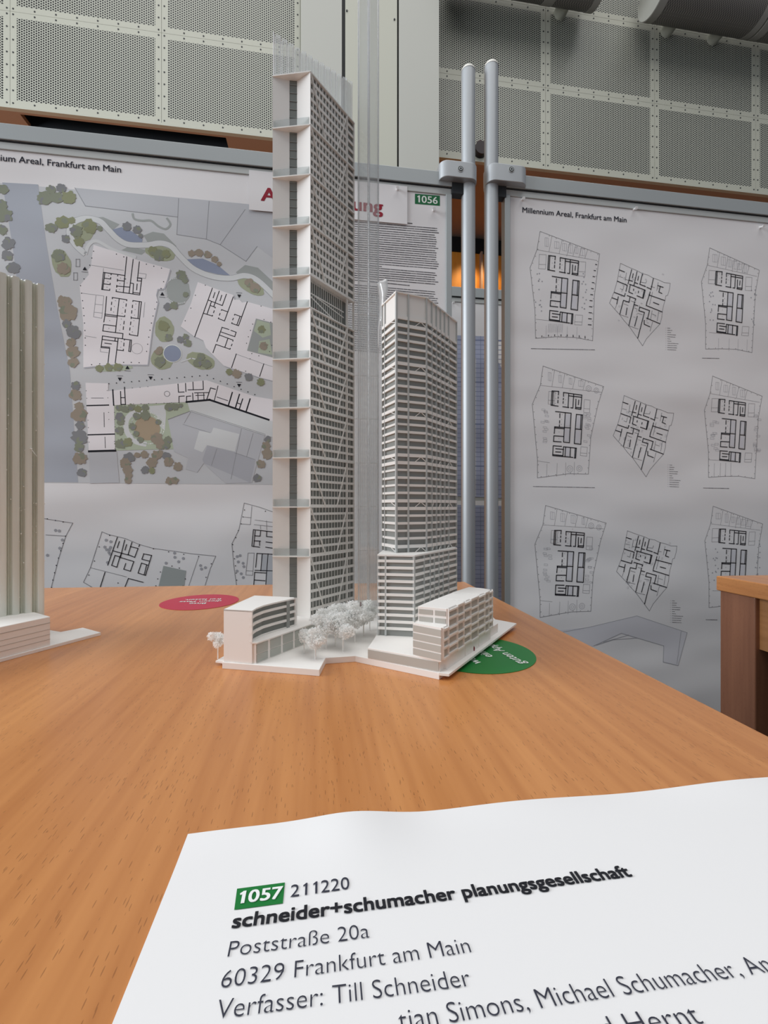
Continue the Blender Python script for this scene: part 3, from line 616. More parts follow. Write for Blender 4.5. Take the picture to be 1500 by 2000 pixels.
for l in ([(600, 612), (660, 595), (720, 620), (775, 660), (770, 685), (700, 685), (640, 655)], [(1005, 770), (1100, 765), (1180, 800), (1250, 858), (1180, 850), (1080, 825)]): ps.poly(K1(l), 'lake', 3)
path = [(465, 742), (410, 690), (378, 630), (395, 575), (460, 548), (540, 562), (590, 610), (640, 660), (700, 690), (800, 692), (870, 682), (930, 700), (980, 755), (1050, 820), (1150, 862), (1250, 872), (1330, 858), (1400, 885), (1490, 970)]
ps.ribbon(K1(path), .0150, 'line', 3.2); ps.ribbon(K1(path), .0136, 'pale', 4)
ps.ribbon(K1([(465, 742), (485, 690), (530, 672), (620, 720), (740, 760)]), .008, 'pale', 4)
for (cx, cy, rx, ry, rot, c) in ((335, 790, 44, 72, .3, 'bed'), (440, 620, 60, 50, 0, 'bed'), (870, 735, 75, 38, -.2, 'bed'), (1360, 912, 78, 38, -.5, 'bed'), (968, 940, 58, 74, 0, 'court'), (893, 1150, 46, 66, 0, 'bed')):
    p = K1([(cx, cy)])[0]; k = .000487; ps.blob(p, k, c, 3, rx, ry, rot, .05, 24)
for (cx, cy, rx, ry, rot, c) in ((880, 60, 55, 55, 0, 'bed'), (1090, 70, 72, 42, -.3, 'bed'), (620, 108, 90, 18, .1, 'lawn')):
    p = K2([(cx, cy)])[0]; ps.blob(p, .00049, c, 3, rx, ry, rot, .05, 24)
p = K2([(937, 30)])[0]; ps.dot(p, .0225, 'white', 4, 28); ps.dot(p, .0208, 'lake', 5, 28)
ps.line(K2([(985, 75), (1040, 55), (1090, 70)]), .003, 'pale', 4); ps.ring(K1([(968, 940)])[0], .032, .0022, 'pale', 4, 60, 300)
# building one
B1 = [(250, 140), (400, 190), (560, 235), (900, 365), (1370, 495), (1330, 640), (1280, 780), (1185, 790), (1165, 880), (1190, 975), (1110, 1350), (1040, 1895), (500, 1890), (100, 1935), (100, 1300), (45, 740), (180, 580), (170, 510), (210, 460)]
ps.poly(K6([(x+14, y+18) for x, y in B1]), 'bgrey2', 4.5); ps.poly(K6(B1), 'bwhite', 5)
for l in ([(735, 320), (685, 835)], [(830, 355), (770, 850)], [(920, 390), (890, 670), (945, 670)], [(890, 625), (955, 635), (925, 875), (580, 825), (583, 800)], [(395, 545), (370, 795), (485, 808), (487, 790)], [(415, 548), (385, 795)], [(395, 545), (705, 590)], [(508, 562), (506, 580)], [(605, 580), (603, 598)], [(415, 632), (500, 642), (502, 620)], [(405, 714), (492, 724), (494, 705)], [(600, 645), (598, 675)], [(598, 660), (700, 672)], [(590, 735), (588, 762)], [(588, 745), (775, 760)], [(700, 640), (720, 642)], [(790, 700), (835, 710), (825, 855)], [(830, 840), (925, 850)], [(888, 715), (880, 800)],
 [(440, 900), (420, 1150), (400, 1270)], [(525, 930), (525, 912), (735, 945), (735, 960)], [(625, 928), (570, 1425)], [(515, 980), (512, 1015)], [(508, 1065), (505, 1100)], [(728, 1005), (724, 1040)], [(716, 1090), (712, 1130)], [(415, 1155), (705, 1192), (707, 1175)], [(415, 1178), (590, 1198)], [(825, 970), (827, 958), (950, 975), (895, 1475), (775, 1455), (777, 1440)], [(920, 975), (900, 1215)], [(820, 1025), (817, 1060)], [(810, 1105), (807, 1140)], [(800, 1195), (800, 1220)], [(800, 1208), (915, 1222)], [(795, 1270), (790, 1310)], [(783, 1355), (779, 1390)], [(698, 1260), (693, 1300)], [(688, 1340), (684, 1380)], [(575, 1330), (398, 1308), (385, 1402), (680, 1440), (672, 1515)],
 [(600, 1555), (375, 1525), (360, 1645), (485, 1655), (460, 1880)], [(375, 1525), (380, 1475), (805, 1535), (790, 1705), (765, 1700), (785, 1535)], [(567, 1505), (563, 1545)], [(610, 1510), (567, 1870)], [(415, 1580), (510, 1592)], [(365, 1628), (485, 1640)], [(600, 1680), (685, 1690), (687, 1670)], [(695, 1580), (692, 1620)], [(700, 1525), (700, 1535)]): ps.line(K6(l), .0020, 'black', 6)
for l in ([(220, 440), (690, 515)], [(90, 850), (400, 890), (370, 1215), (250, 1195), (285, 885)], [(275, 1010), (385, 1022)], [(262, 1128), (378, 1140)], [(395, 485), (393, 540)], [(915, 555), (1020, 570), (1010, 635), (915, 620)], [(130, 1475), (290, 1500)], [(350, 1660), (350, 1705), (460, 1720)], [(1000, 985), (980, 1200)]): ps.line(K6(l), .0010, 'line', 6)
for x, y in ((250, 235), (225, 335), (195, 440), (585, 278), (693, 318), (1023, 425), (1132, 455), (1243, 483), (1275, 682), (1238, 780), (1175, 980), (1147, 1080), (1120, 1183), (1097, 1286), (1076, 1390), (1058, 1492), (1042, 1596), (1027, 1700), (110, 640), (60, 740), (75, 850), (90, 960), (100, 1068), (110, 1178), (118, 1286), (124, 1395), (128, 1504), (130, 1612), (222, 1895), (340, 1882), (690, 1862), (802, 1862), (917, 1866)): ps.dot(K6([(x, y)])[0], .0014, 'black', 6, 6)
for x, y in ((570, 960), (555, 1043), (543, 1125), (690, 980), (680, 1062), (668, 1143), (868, 1007), (858, 1088), (848, 1170), (655, 1228), (643, 1310), (632, 1392), (840, 1250), (828, 1333), (818, 1415), (655, 1557), (648, 1640), (470, 597), (458, 680), (447, 762), (645, 627), (635, 710), (628, 793), (740, 700), (485, 1250), (475, 1365)): ps.dot(K6([(x, y)])[0], .0010, 'mid', 6, 5)
ps.ring(K6([(885, 1660)])[0], .013, .0008, 'light', 6)
# building two
B2 = [(350, 85), (600, 180), (870, 275), (880, 345), (960, 345), (1000, 385), (1075, 375), (1420, 470), (1800, 560), (1800, 1620), (1250, 1480), (980, 1390), (730, 1310), (600, 1180), (470, 1050), (430, 940), (350, 900), (300, 885), (100, 735), (250, 400)]
ps.poly(K7([(x+16, y+14) for x, y in B2]), 'bgrey2', 4.5); ps.poly(K7(B2), 'bwhite', 5)
ps.poly(K7([(1200, 620), (1550, 710), (1480, 1200), (1070, 1090)]), 'court', 5.5)
ps.poly(K7([(1220, 640), (1400, 690), (1420, 860), (1300, 900), (1170, 800)]), 'lawn', 5.8); ps.poly(K7([(1250, 950), (1400, 920), (1440, 1150), (1230, 1120)]), 'lawn', 5.8)
for l in ([(563, 175), (305, 885)], [(663, 220), (585, 440)], [(768, 265), (708, 430), (505, 350)], [(600, 240), (575, 315)], [(700, 280), (675, 358)], [(548, 375), (485, 555)], [(535, 430), (605, 455), (603, 465)], [(590, 505), (580, 535)], [(435, 543), (562, 583), (566, 572)], [(868, 305), (740, 655), (650, 620), (655, 610)], [(695, 500), (698, 490), (790, 522)], [(675, 545), (667, 570)], [(1073, 375), (945, 725), (845, 690), (850, 680)], [(885, 570), (890, 558), (990, 595)], [(965, 595), (920, 715)], [(870, 615), (860, 640)],
 [(805, 780), (705, 748), (630, 955)], [(835, 793), (910, 820), (890, 885), (695, 818)], [(668, 862), (865, 935), (862, 950)], [(790, 910), (745, 1040)], [(572, 1118), (615, 998), (820, 1068), (825, 1055)], [(850, 995), (840, 1020)], [(912, 1140), (845, 1335)], [(1315, 1285), (1255, 1465)]): ps.line(K7(l), .0020, 'black', 6)
ps.line(K7([(912, 1140), (1315, 1285), (1450, 1325)]), .0009, 'line', 6)
for x, y in ((460, 132), (315, 280), (248, 468), (165, 652), (1275, 438), (1318, 635), (1418, 672), (1153, 702), (1120, 793), (1090, 887), (1063, 982), (1140, 1132), (1243, 1165), (1432, 1012), (1400, 1103), (912, 1140), (1115, 1210), (1315, 1283), (1050, 1390), (845, 1335)): ps.dot(K7([(x, y)])[0], .0013, 'black', 6, 6)
# building three and the courtyard garden
ps.poly(K8([(30, 110), (205, 115), (205, 175), (330, 160), (650, 125), (960, 90), (1330, 215), (1600, 260), (1600, 440), (1445, 400), (985, 240), (810, 258), (250, 283), (258, 632), (55, 635)]), 'bwhite', 5)
ps.poly(K8([(250, 285), (810, 260), (840, 325), (665, 390), (710, 620), (262, 632)]), 'lawn', 4)
ps.poly(K8([(520, 290), (640, 280), (650, 350), (640, 480), (600, 440), (580, 370), (520, 330)]), 'pale', 4.3)
ps.ribbon(K8([(470, 335), (395, 345), (345, 400), (350, 490), (410, 560), (500, 585)]), .012, 'pale', 4.4)
ps.poly(K8([(665, 395), (835, 330), (1410, 515), (1310, 880), (1110, 885), (940, 730), (890, 800), (800, 775), (820, 690), (712, 640)]), 'bgrey', 4.5)
ps.poly(K8([(985, 250), (1600, 445), (1600, 560), (1410, 515), (835, 330), (815, 265)]), 'pale', 4.4)
ps.poly(K8([(905, 480), (1000, 495), (1015, 455), (1215, 505), (1180, 640), (965, 590), (930, 645), (865, 620)]), 'pale', 5)
ps.poly(K8([(930, 700), (970, 590), (1180, 645), (1340, 700), (1300, 880), (1110, 800), (940, 730)]), 'bgrey2', 4.8)
ps.poly(K8([(55, 645), (270, 642), (290, 880), (65, 885)]), 'bgrey', 4.5)
for l in ([(835, 330), (1410, 515)], [(840, 322), (1415, 507)], [(665, 395), (835, 330)], [(1230, 465), (1150, 850)], [(1320, 500), (1270, 680)], [(1040, 620), (1000, 745)], [(1180, 650), (1330, 700)], [(790, 420), (840, 335)], [(780, 430), (990, 495)]): ps.line(K8(l), .0010, 'line', 5.5)
c = K8([(505, 460)])[0]; ps.dot(c, .0305, 'tan', 5, 28)
for a0, a1 in ((-80, -10), (10, 80), (150, 175), (200, 225), (255, 275)): ps.ring(c, .0395, .0022, 'white', 5, a0, a1, 12)
ps.ring(c, .0345, .0018, 'white', 5, -20, 60, 12)
for l, wd in (([(240, 165), (247, 283)], .003), ([(330, 145), (338, 277), (303, 277), (300, 178)], .0022), ([(303, 225), (335, 225)], .002), ([(42, 286), (207, 282)], .003), ([(50, 511), (252, 505)], .003), ([(58, 638), (258, 632)], .005), ([(808, 258), (985, 241), (1440, 395)], .0046), ([(172, 340), (175, 450)], .0012), ([(180, 528), (183, 612)], .0012), ([(75, 228), (168, 228)], .001),
 ([(742, 120), (746, 183), (788, 181)], .002), ([(800, 115), (803, 178)], .002), ([(857, 105), (860, 165)], .002), ([(935, 97), (937, 162), (820, 165)], .002), ([(750, 262), (750, 215), (790, 212)], .002), ([(808, 255), (808, 215), (840, 212)], .002), ([(855, 190), (858, 250)], .002), ([(870, 188), (975, 186)], .002), ([(880, 208), (945, 206)], .0018), ([(895, 190), (897, 245)], .0018), ([(940, 190), (942, 242)], .0018), ([(965, 235), (993, 150), (1030, 160)], .0022), ([(1050, 135), (1022, 245)], .0018), ([(1160, 185), (1130, 285)], .003), ([(1215, 200), (1185, 300)], .003), ([(1240, 235), (1215, 310)], .0026), ([(1197, 265), (1225, 275)], .0022), ([(1297, 235), (1267, 330)], .0032), ([(1042, 220), (1125, 248)], .0016)): ps.line(K8(l), wd, 'black', 6)
ps.ring(K8([(658, 195)])[0], .0065, .0012, 'line', 6)
for i in range(14): x = 210+i*58.2; ps.dot(K8([(x, 117-i*5)])[0], .0015, 'black', 6, 6)
for i in range(7): ps.dot(K8([(1015+i*53, 78+i*20.5)])[0], .0015, 'black', 6, 6)
for x, y in ((36, 172), (40, 230), (47, 343), (50, 398), (52, 455), (58, 567), (197, 170), (202, 226), (208, 338), (210, 393), (253, 338), (255, 393), (257, 449), (253, 562), (257, 617), (400, 272), (458, 271), (516, 270), (575, 268), (634, 266), (692, 264), (390, 150), (450, 146), (510, 140)): ps.dot(K8([(x, y)])[0], .0010, 'black', 6, 5)
for f_, x, y, up in ((K8, 294, 82, 0), (K8, 531, 73, 0), (K8, 1212, 130, 0), (K7, 955, 290, 0), (K6, 122, 490, 1), (K6, 1255, 860, 1), (K2, 693, 106, 1)):
    p = f_([(x, y)])[0]; s_ = .0062; k = 1 if up else -1; ps.poly([(p[0]-s_*.8, p[1]-k*s_*.6), (p[0]+s_*.8, p[1]-k*s_*.6), (p[0], p[1]+k*s_*.8)], 'black', 6)
    ps.line([(p[0]-s_*1.1, p[1]-k*s_*1.3), (p[0]+s_*1.1, p[1]-k*s_*1.35)], .0009, 'mid', 6)
for (x, y) in ((763, 870), (740, 1002)):
    ps.line(K0([(x-18, y-36), (x+18, y-36), (x+18, y+36), (x-18, y+36)]), .0014, 'line', 4, True)
lay = [6.2]
def trees(f, k, lst):
    for x, y, r, c in lst:
        p = f([(x, y)])[0]; lay[0] += .012
        ps.blob(p, r*k, c, lay[0], rough=.2, n=22)
        for j in range(3):
            a = random.uniform(0, 6.28); lay[0] += .003; ps.blob((p[0]+math.cos(a)*r*k*.45, p[1]+math.sin(a)*r*k*.45), r*k*.5, c if j else {'olive': 'moss', 'moss': 'slate', 'brown': 'moss', 'slate': 'moss'}[c], lay[0], rough=.2, n=12)
kk = 1.36/F/2.778
trees(K1, kk*.76, [(20, 390, 28, 'moss'), (20, 530, 45, 'moss'), (10, 470, 30, 'moss'), (15, 610, 28, 'moss'), (47, 685, 34, 'slate'), (42, 750, 30, 'slate'), (72, 815, 34, 'slate'), (245, 440, 40, 'moss'), (280, 395, 26, 'moss'), (335, 385, 26, 'slate'), (310, 435, 34, 'moss'), (375, 435, 38, 'olive'), (340, 570, 36, 'olive'), (280, 598, 30, 'moss'), (390, 560, 20, 'olive'), (358, 658, 24, 'slate'), (415, 615, 36, 'moss'), (490, 592, 40, 'olive'), (430, 675, 28, 'olive'), (543, 603, 15, 'moss'), (690, 592, 26, 'slate'), (745, 610, 24, 'slate'), (765, 643, 14, 'slate'),
 (320, 750, 36, 'moss'), (345, 820, 34, 'brown'), (830, 725, 26, 'olive'), (865, 750, 32, 'moss'), (900, 740, 24, 'olive'), (1040, 738, 20, 'brown'), (1080, 735, 24, 'brown'), (1128, 745, 22, 'brown'), (1165, 770, 20, 'brown'), (1190, 795, 14, 'brown'), (1350, 895, 26, 'brown'), (1385, 925, 30, 'brown'), (985, 855, 30, 'moss'), (1005, 880, 20, 'moss'), (1008, 960, 16, 'moss'), (910, 1028, 22, 'slate'), (945, 1020, 24, 'moss'), (890, 1130, 30, 'olive'), (915, 1195, 22, 'moss'), (980, 1205, 20, 'slate'), (1010, 1190, 18, 'moss'), (1018, 1225, 22, 'moss'), (868, 1258, 18, 'brown'), (350, 1000, 36, 'brown'), (370, 1060, 50, 'brown'), (365, 1120, 24, 'slate'), (398, 1165, 38, 'slate'), (388, 1222, 26, 'brown'), (392, 1275, 32, 'brown'), (1420, 1150, 24, 'olive'), (1430, 1240, 26, 'brown')])
trees(K2, kk*.76, [(398, 20, 34, 'brown'), (400, 80, 28, 'brown'), (412, 205, 26, 'slate'), (412, 255, 32, 'brown'), (430, 315, 24, 'brown'), (432, 365, 42, 'brown'), (436, 420, 24, 'slate'), (432, 485, 42, 'slate'), (432, 540, 26, 'moss'), (436, 600, 36, 'brown'), (446, 675, 24, 'slate'), (540, 112, 20, 'olive'), (590, 106, 22, 'olive'), (640, 104, 24, 'olive'), (870, 75, 32, 'moss'), (860, 20, 20, 'brown'), (1090, 50, 22, 'moss'), (1075, 80, 26, 'moss'), (1120, 85, 28, 'moss'), (1245, 130, 20, 'olive'), (1285, 140, 26, 'brown'), (1350, 158, 24, 'slate'), (1415, 185, 24, 'olive'),
 (700, 595, 30, 'slate'), (680, 625, 30, 'brown'), (693, 660, 28, 'brown'), (700, 690, 20, 'brown'), (695, 716, 20, 'brown'), (745, 580, 16, 'brown'), (785, 578, 22, 'brown'), (850, 580, 26, 'brown'), (825, 620, 30, 'brown'), (870, 572, 20, 'brown'), (905, 585, 24, 'slate'), (915, 618, 28, 'brown'), (966, 643, 26, 'brown'), (788, 660, 22, 'slate'), (825, 665, 18, 'olive'), (920, 720, 22, 'brown'), (950, 718, 22, 'brown'), (1452, 495, 20, 'slate'), (1445, 530, 26, 'brown'), (1450, 575, 32, 'brown'), (1415, 630, 26, 'brown'), (1395, 705, 24, 'slate'),
 (648, 325, 18, 'moss'), (680, 332, 20, 'moss'), (715, 320, 20, 'moss'), (750, 330, 20, 'olive'), (790, 322, 20, 'moss'), (652, 375, 26, 'slate'), (655, 400, 22, 'moss'), (650, 450, 24, 'moss'), (655, 520, 30, 'moss'), (695, 510, 26, 'olive'), (745, 370, 22, 'moss'), (790, 365, 28, 'moss'), (860, 402, 16, 'moss'), (720, 425, 20, 'moss'), (740, 465, 18, 'moss'), (765, 498, 18, 'moss'), (850, 490, 34, 'brown'), (875, 525, 28, 'brown'), (912, 500, 24, 'moss'), (905, 530, 20, 'moss'), (920, 320, 24, 'moss'), (950, 318, 22, 'moss'), (978, 312, 14, 'moss')])
# floor plans at the foot of the sheet
K9 = cropmap(BP, 90, 960, 3.333)
for l in ([(-200, 150), (0, 178), (175, 205), (130, 290), (85, 430), (35, 625)], [(0, 282), (130, 290)], [(365, 262), (410, 280), (515, 305), (610, 345), (700, 370), (850, 390), (950, 405), (1105, 420), (1070, 500), (1035, 612)], [(365, 262), (320, 400), (290, 495), (245, 590), (310, 628)], [(1475, 132), (1390, 102), (1290, 75), (1255, 250), (1210, 340), (1222, 480), (1240, 610)]): ps.line(K9(l), .0012, 'grey', 2)
ps.poly(K9([(765, 483), (912, 515), (890, 700), (715, 690)]), 'court', 2)
for l in ([(290, 495), (525, 555)], [(995, 420), (930, 612)], [(1340, 95), (1330, 215), (1270, 210)], [(1282, 165), (1335, 170)], [(1360, 185), (1475, 200)], [(1355, 215), (1475, 228)], [(1315, 400), (1355, 400), (1345, 545), (1300, 542), (1315, 400)], [(1305, 515), (1348, 517)], [(1435, 190), (1437, 250)], [(1395, 220), (1397, 245)]): ps.line(K9(l), .0010, 'grey', 2)
for l in ([(465, 298), (403, 478)], [(513, 315), (485, 430)], [(560, 330), (535, 410), (578, 428), (600, 370), (550, 358)], [(610, 345), (605, 358)], [(435, 385), (545, 415)], [(478, 325), (465, 365)], [(525, 345), (515, 380)], [(450, 415), (482, 425), (462, 492), (428, 480), (450, 415)], [(482, 428), (572, 455), (550, 518), (507, 505), (520, 468)], [(490, 405), (480, 430)], [(635, 405), (688, 415), (648, 545), (600, 530), (622, 465), (662, 478)], [(637, 405), (625, 440), (672, 452)], [(655, 480), (640, 540)], [(385, 525), (352, 628)], [(632, 590), (537, 565), (515, 620), (525, 625)],
 [(1475, 262), (1350, 248), (1340, 355), (1390, 362)], [(1362, 250), (1352, 358)], [(1397, 255), (1393, 290), (1358, 288)], [(1395, 322), (1355, 320)], [(1390, 325), (1390, 350)], [(1437, 258), (1435, 292), (1475, 296)], [(1432, 328), (1475, 333)], [(1430, 362), (1475, 368)], [(1475, 408), (1373, 402), (1365, 492)], [(1408, 405), (1398, 515)], [(1445, 405), (1430, 610)], [(1360, 512), (1475, 516)], [(1360, 525), (1432, 530)], [(1358, 525), (1352, 612)], [(1355, 575), (1425, 580)]): ps.line(K9(l), .0019, 'black', 4)
ps.poly(K9([(1400, 410), (1500, 415), (1500, 610), (1428, 612), (1430, 520), (1400, 518)]), 'bgrey', 3)
for x, y in ((10, 178), (62, 188), (113, 198), (128, 290), (112, 337), (97, 385), (82, 433), (68, 480), (57, 528), (46, 576), (37, 625), (415, 285), (347, 360), (316, 452), (280, 543), (700, 372), (798, 392), (897, 408), (994, 422), (1076, 470), (1042, 558), (745, 523), (820, 485), (868, 498), (728, 568), (907, 568), (716, 613), (892, 614), (470, 595), (1292, 120), (1282, 165), (1270, 210), (1252, 254), (1235, 300), (1215, 345), (1221, 390), (1227, 437), (1233, 483), (1237, 530), (1241, 576), (1428, 128)): ps.dot(K9([(x, y)])[0], .0014, 'black', 4, 6)
for i in range(30):
    x, y = random.choice(((random.uniform(380, 440), random.uniform(290, 470)), (random.uniform(760, 950), random.uniform(400, 470)), (random.uniform(1240, 1290), random.uniform(390, 600)), (random.uniform(970, 1040), random.uniform(470, 600)), (random.uniform(0, 120), random.uniform(210, 500))))
    ps.dot(K9([(x, y)])[0], .004, 'light', 2, 5)
ps.build('drawing', tS)
# ---- text poster
uT0, uT1 = uS1+.004, BP.uv(871, 500)[0]
tT = poster('poster', BP, uT0, uT1, zL-.0585, .20, 'white poster with a green 1056 label and close lines of text', .0008)
pt = Print(BP, PB+.0003)
pt.poly([g(810.2, 379), g(858.8, 383), g(858.8, 402.6), g(810.2, 398.7)], 'green', 2)
pt.text('1056', g(815, 395.6), g(854.5, 399.2), .0185, 'white', 4, .02)
pt.words(g(795.5, 436.3), g(804.5, 437), .0034, 'black', 3)
g2 = lambda x, y: (BP.uv(x, y))
y = 440.5; n = 0
ends = (853, 853, 856, 848, 850, 851, 852, 853, 850, 855, 849, 852, 851, 853, 850, 853, 856, 855, 852)
for i, e in enumerate(ends):
    yy = y+i*4.35; pt.words(g(648, yy-10), g(e, yy+6.2), .0029, 'mid', 3)
yy = y+19*4.35; pt.words(g(648, yy-10), g(745, yy-2), .0029, 'mid', 3)
for i, e in enumerate((849, 852, 848, 849, 855, 850, 799)):
    yy = 527+i*4.35; pt.words(g(648, yy-10), g(e, yy+8*((e-648)/205)-1), .0029, 'mid', 3)
for i in range(30):
    yy = 563+i*4.4; pt.words(g(648, yy-10), g(random.uniform(846, 855), yy+7.5), .0029, 'mid', 3)
pt.build('text_print', tT)
# ---- award strip over both posters
uA0, uA1 = BP.uv(487, 372)[0], BP.uv(794.8, 405)[0]
a4 = [BP.uv(487, 334.5), BP.uv(794.8, 370.5), BP.uv(794.8, 441), BP.uv(487, 411)]
tA = thing('award_strip', BP.W(a4[3][0], a4[2][1], .004), 'long white strip with dark red letters pinned over both posters', 'sign')
sb = MB(); za, zb_ = a4[0][1], (a4[2][1]+a4[3][1])/2
sb.par(BP.W(uA0, zb_, .0042), UD*(uA1-uA0), ND*.0008, Z3*(za-zb_)); sb.build('paper_strip', M['paper'], tA)
pa = Print(BP, .0053); pa.text('Anerkennung', BP.uv(511, 394), BP.uv(747.5, 418.5), .0335, 'red', 1, .035); pa.build('lettering', tA)
# ---- poster on the hidden board
tX = poster('poster', XB, XB.uv(780, 500)[0], XB.uv(1080, 500)[0], XB.uv(930, 584)[1], .95, 'pale sheet with a blue tower elevation, seen between the poles')
px_ = Print(XB, PB); h = lambda x, y: XB.uv(x, y)
px_.poly([h(890, 655), h(945, 657), h(945, 705), h(958, 706), h(972, 706), h(985, 728), h(985, 973), h(890, 969)], 'blue', 1)
for i in range(34):
    y = 664+i*9.1; px_.line([h(890, y), h(985, y+1.5)], .0022 if i % 9 else .006, 'blued', 2)
px_.line([h(938.5, 657), h(938.5, 968)], .002, 'blued', 2); px_.line([h(983, 730), h(983, 972)], .004, 'blued', 2); px_.line([h(929, 700), h(929, 968)], .002, 'pale', 2)
px_.build('drawing', tX)
tY = poster('poster', XB, XB.uv(780, 500)[0], XB.uv(1080, 500)[0], XB.uv(930, 978)[1], .25, 'lower sheet with the foot of a blue tower elevation, between the poles', .002)
py_ = Print(XB, .0028)
py_.poly([h(890, 986), h(985, 988), h(985, 1300), h(890, 1300)], 'blue', 1)
for i in range(30):
    y = 992+i*8.6; py_.line([h(890, y), h(985, y)], .0022, 'blued', 2)
py_.line([h(938, 990), h(938, 1250)], .002, 'blued', 2); py_.build('drawing', tY)
# ---- pins
def pin(pl, px, py, out, label):
    p = pl.P(px, py, out); mb = MB(); d = (ND*1.0+Vector((-.1, 0, -.32))).normalized()
    mb.tube(p, p+d*.004, .0042, .0030, 14); mb.tube(p+d*.004, p+d*.012, .0026, .0030, 14); mb.tube(p+d*.012, p+d*.0145, .0042, .0042, 14)
    tag(mb.build('push_pin', M['pin'], None, True), label, 'push pin', 'white push pins')
pin(BP, 775.5, 372.5, .0050, 'white push pin through the award strip')
pin(BP, 846.5, 411.5, .0014, 'white push pin below the green 1056 label')
pin(BP, 1019.5, 390.5, .0010, 'white push pin at the floor plan poster corner nearest the poles')
pin(BP, 1237.5, 409.5, .0010, 'white push pin at the middle of the floor plan poster top edge')
pin(BP, 1484, 444.5, .0010, 'white push pin at the far end of the floor plan poster top edge')
pin(XB, 885, 591, .0010, 'white push pin on the pale sheet behind the poles')
# ================================================================= PRINTED SHEET ON THE TABLE
SR = Vector((math.cos(math.radians(8.05)), math.sin(math.radians(8.05)), 0)); SU_ = Vector((-SR.y, SR.x, 0))
s0 = U(367, 1635); s0.z = 0; CR = (U(690, 1603)-U(367, 1635)).dot(SR)
def lift(p):
    q = Vector((p.x, p.y, 0))-s0; u, v = q.dot(SR), -q.dot(SU_)
    return TZ+.0005+.0030*math.exp(-((u-CR)/.020)**2)*math.exp(-(v/.022)**2)+.0006*math.exp(-(v/.01)**2)*(1+math.sin(u*60))
tD = thing('info_sheet', U(600, 1900), 'white printed sheet naming entry 1057 at the near end of the table', 'paper')
sh = MB(); NU, NV, WS, HS = 90, 50, .297, .21
gv = [[None]*(NV+1) for _ in range(NU+1)]; vs = []; fs = []
for th in (0.0004, 0.0):
    for i in range(NU+1):
        for j in range(NV+1):
            p = s0+SR*(WS*i/NU)-SU_*(HS*(j/NV)**1.4); vs.append(Vector((p.x, p.y, lift(p)+th-.0003)))
n1 = (NU+1)*(NV+1); ix = lambda i, j, k=0: k*n1+i*(NV+1)+j
for i in range(NU):
    for j in range(NV):
        fs.append((ix(i, j), ix(i+1, j), ix(i+1, j+1), ix(i, j+1))); fs.append((ix(i, j, 1), ix(i, j+1, 1), ix(i+1, j+1, 1), ix(i+1, j, 1)))
for i in range(NU): fs += [(ix(i, 0), ix(i+1, 0), ix(i+1, 0, 1), ix(i, 0, 1)), (ix(i, NV), ix(i+1, NV), ix(i+1, NV, 1), ix(i, NV, 1))]
for j in range(NV): fs += [(ix(0, j), ix(0, j+1), ix(0, j+1, 1), ix(0, j, 1)), (ix(NU, j), ix(NU, j+1), ix(NU, j+1, 1), ix(NU, j, 1))]
sh.add(vs, fs); sh.build('paper_sheet', M['sheet'], tD, True)
inkt = mat('printed_ink', (48, 50, 64), 0.6); inkb = mat('bold_ink', (14, 16, 26), 0.6); ing = mat('label_green', (0, 118, 46), 0.6); inw = mat('label_white', (244, 246, 244), 0.6)
def on_sheet(p, e=.0004): q = Vector(p); q.z = lift(q)+e; return q
lab = MB(); q4 = [U(463, 1740.5), U(556.5, 1729), U(552.5, 1769.5), U(457.5, 1782)]; lab.add([on_sheet(p, .0003) for p in q4], [(0, 1, 2, 3)]); lab.build('number_label', ing, tD)
def write(name, txt, a, b, cap, m, bold=0.0, e=.0004):
    mb = MB(); lettering(mb, txt, U(*a), U(*b), SU_, cap, 0, bold); mb.v = [on_sheet(v, e+v.z-TZ) for v in mb.v]; mb.build(name, m, tD)
CAP = .0045
write('label_number', '1057', (466, 1771), (551, 1760.5), .0044, inw, .035, .0005)
write('text_line', '211220', (567, 1758), (683, 1743), CAP, inkt, -.012)
write('bold_text_line', 'schneider+schumacher planungsgesellschaft', (453, 1818.5), (1236, 1716), CAP, inkb, .034)
write('text_line', 'Poststraße 20a', (444, 1875), (722, 1837), CAP, inkt, -.012)
write('text_line', '60329 Frankfurt am Main', (430, 1937), (921, 1866), CAP, inkt, -.012)
write('text_line', 'Verfasser: Till Schneider', (420, 1998.5), (922, 1932), CAP, inkt, -.012)
write('text_line', 'tian Simons, Michael Schumacher, An', (781, 2021), (1516, 1903), CAP, inkt, -.012)
write('text_line', 'd Hernt', (1185, 2037), (1376, 2006), CAP, inkt, -.012)
# ================================================================= MAIN MODEL
V2 = lambda x, y: Vector((x, y))
Z = lambda z: TZ+z
mm = thing('architectural_model', (-.02, .42, TZ), 'white competition model with two towers, foam trees and a clear tube', 'architectural model')
RD, RN = V2(.5503, .835), V2(.835, -.5503)              # direction and outward normal of the flank facades
t2 = lambda v: (v.x, v.y)
def v3(p, z): return Vector((p[0], p[1], TZ+z))
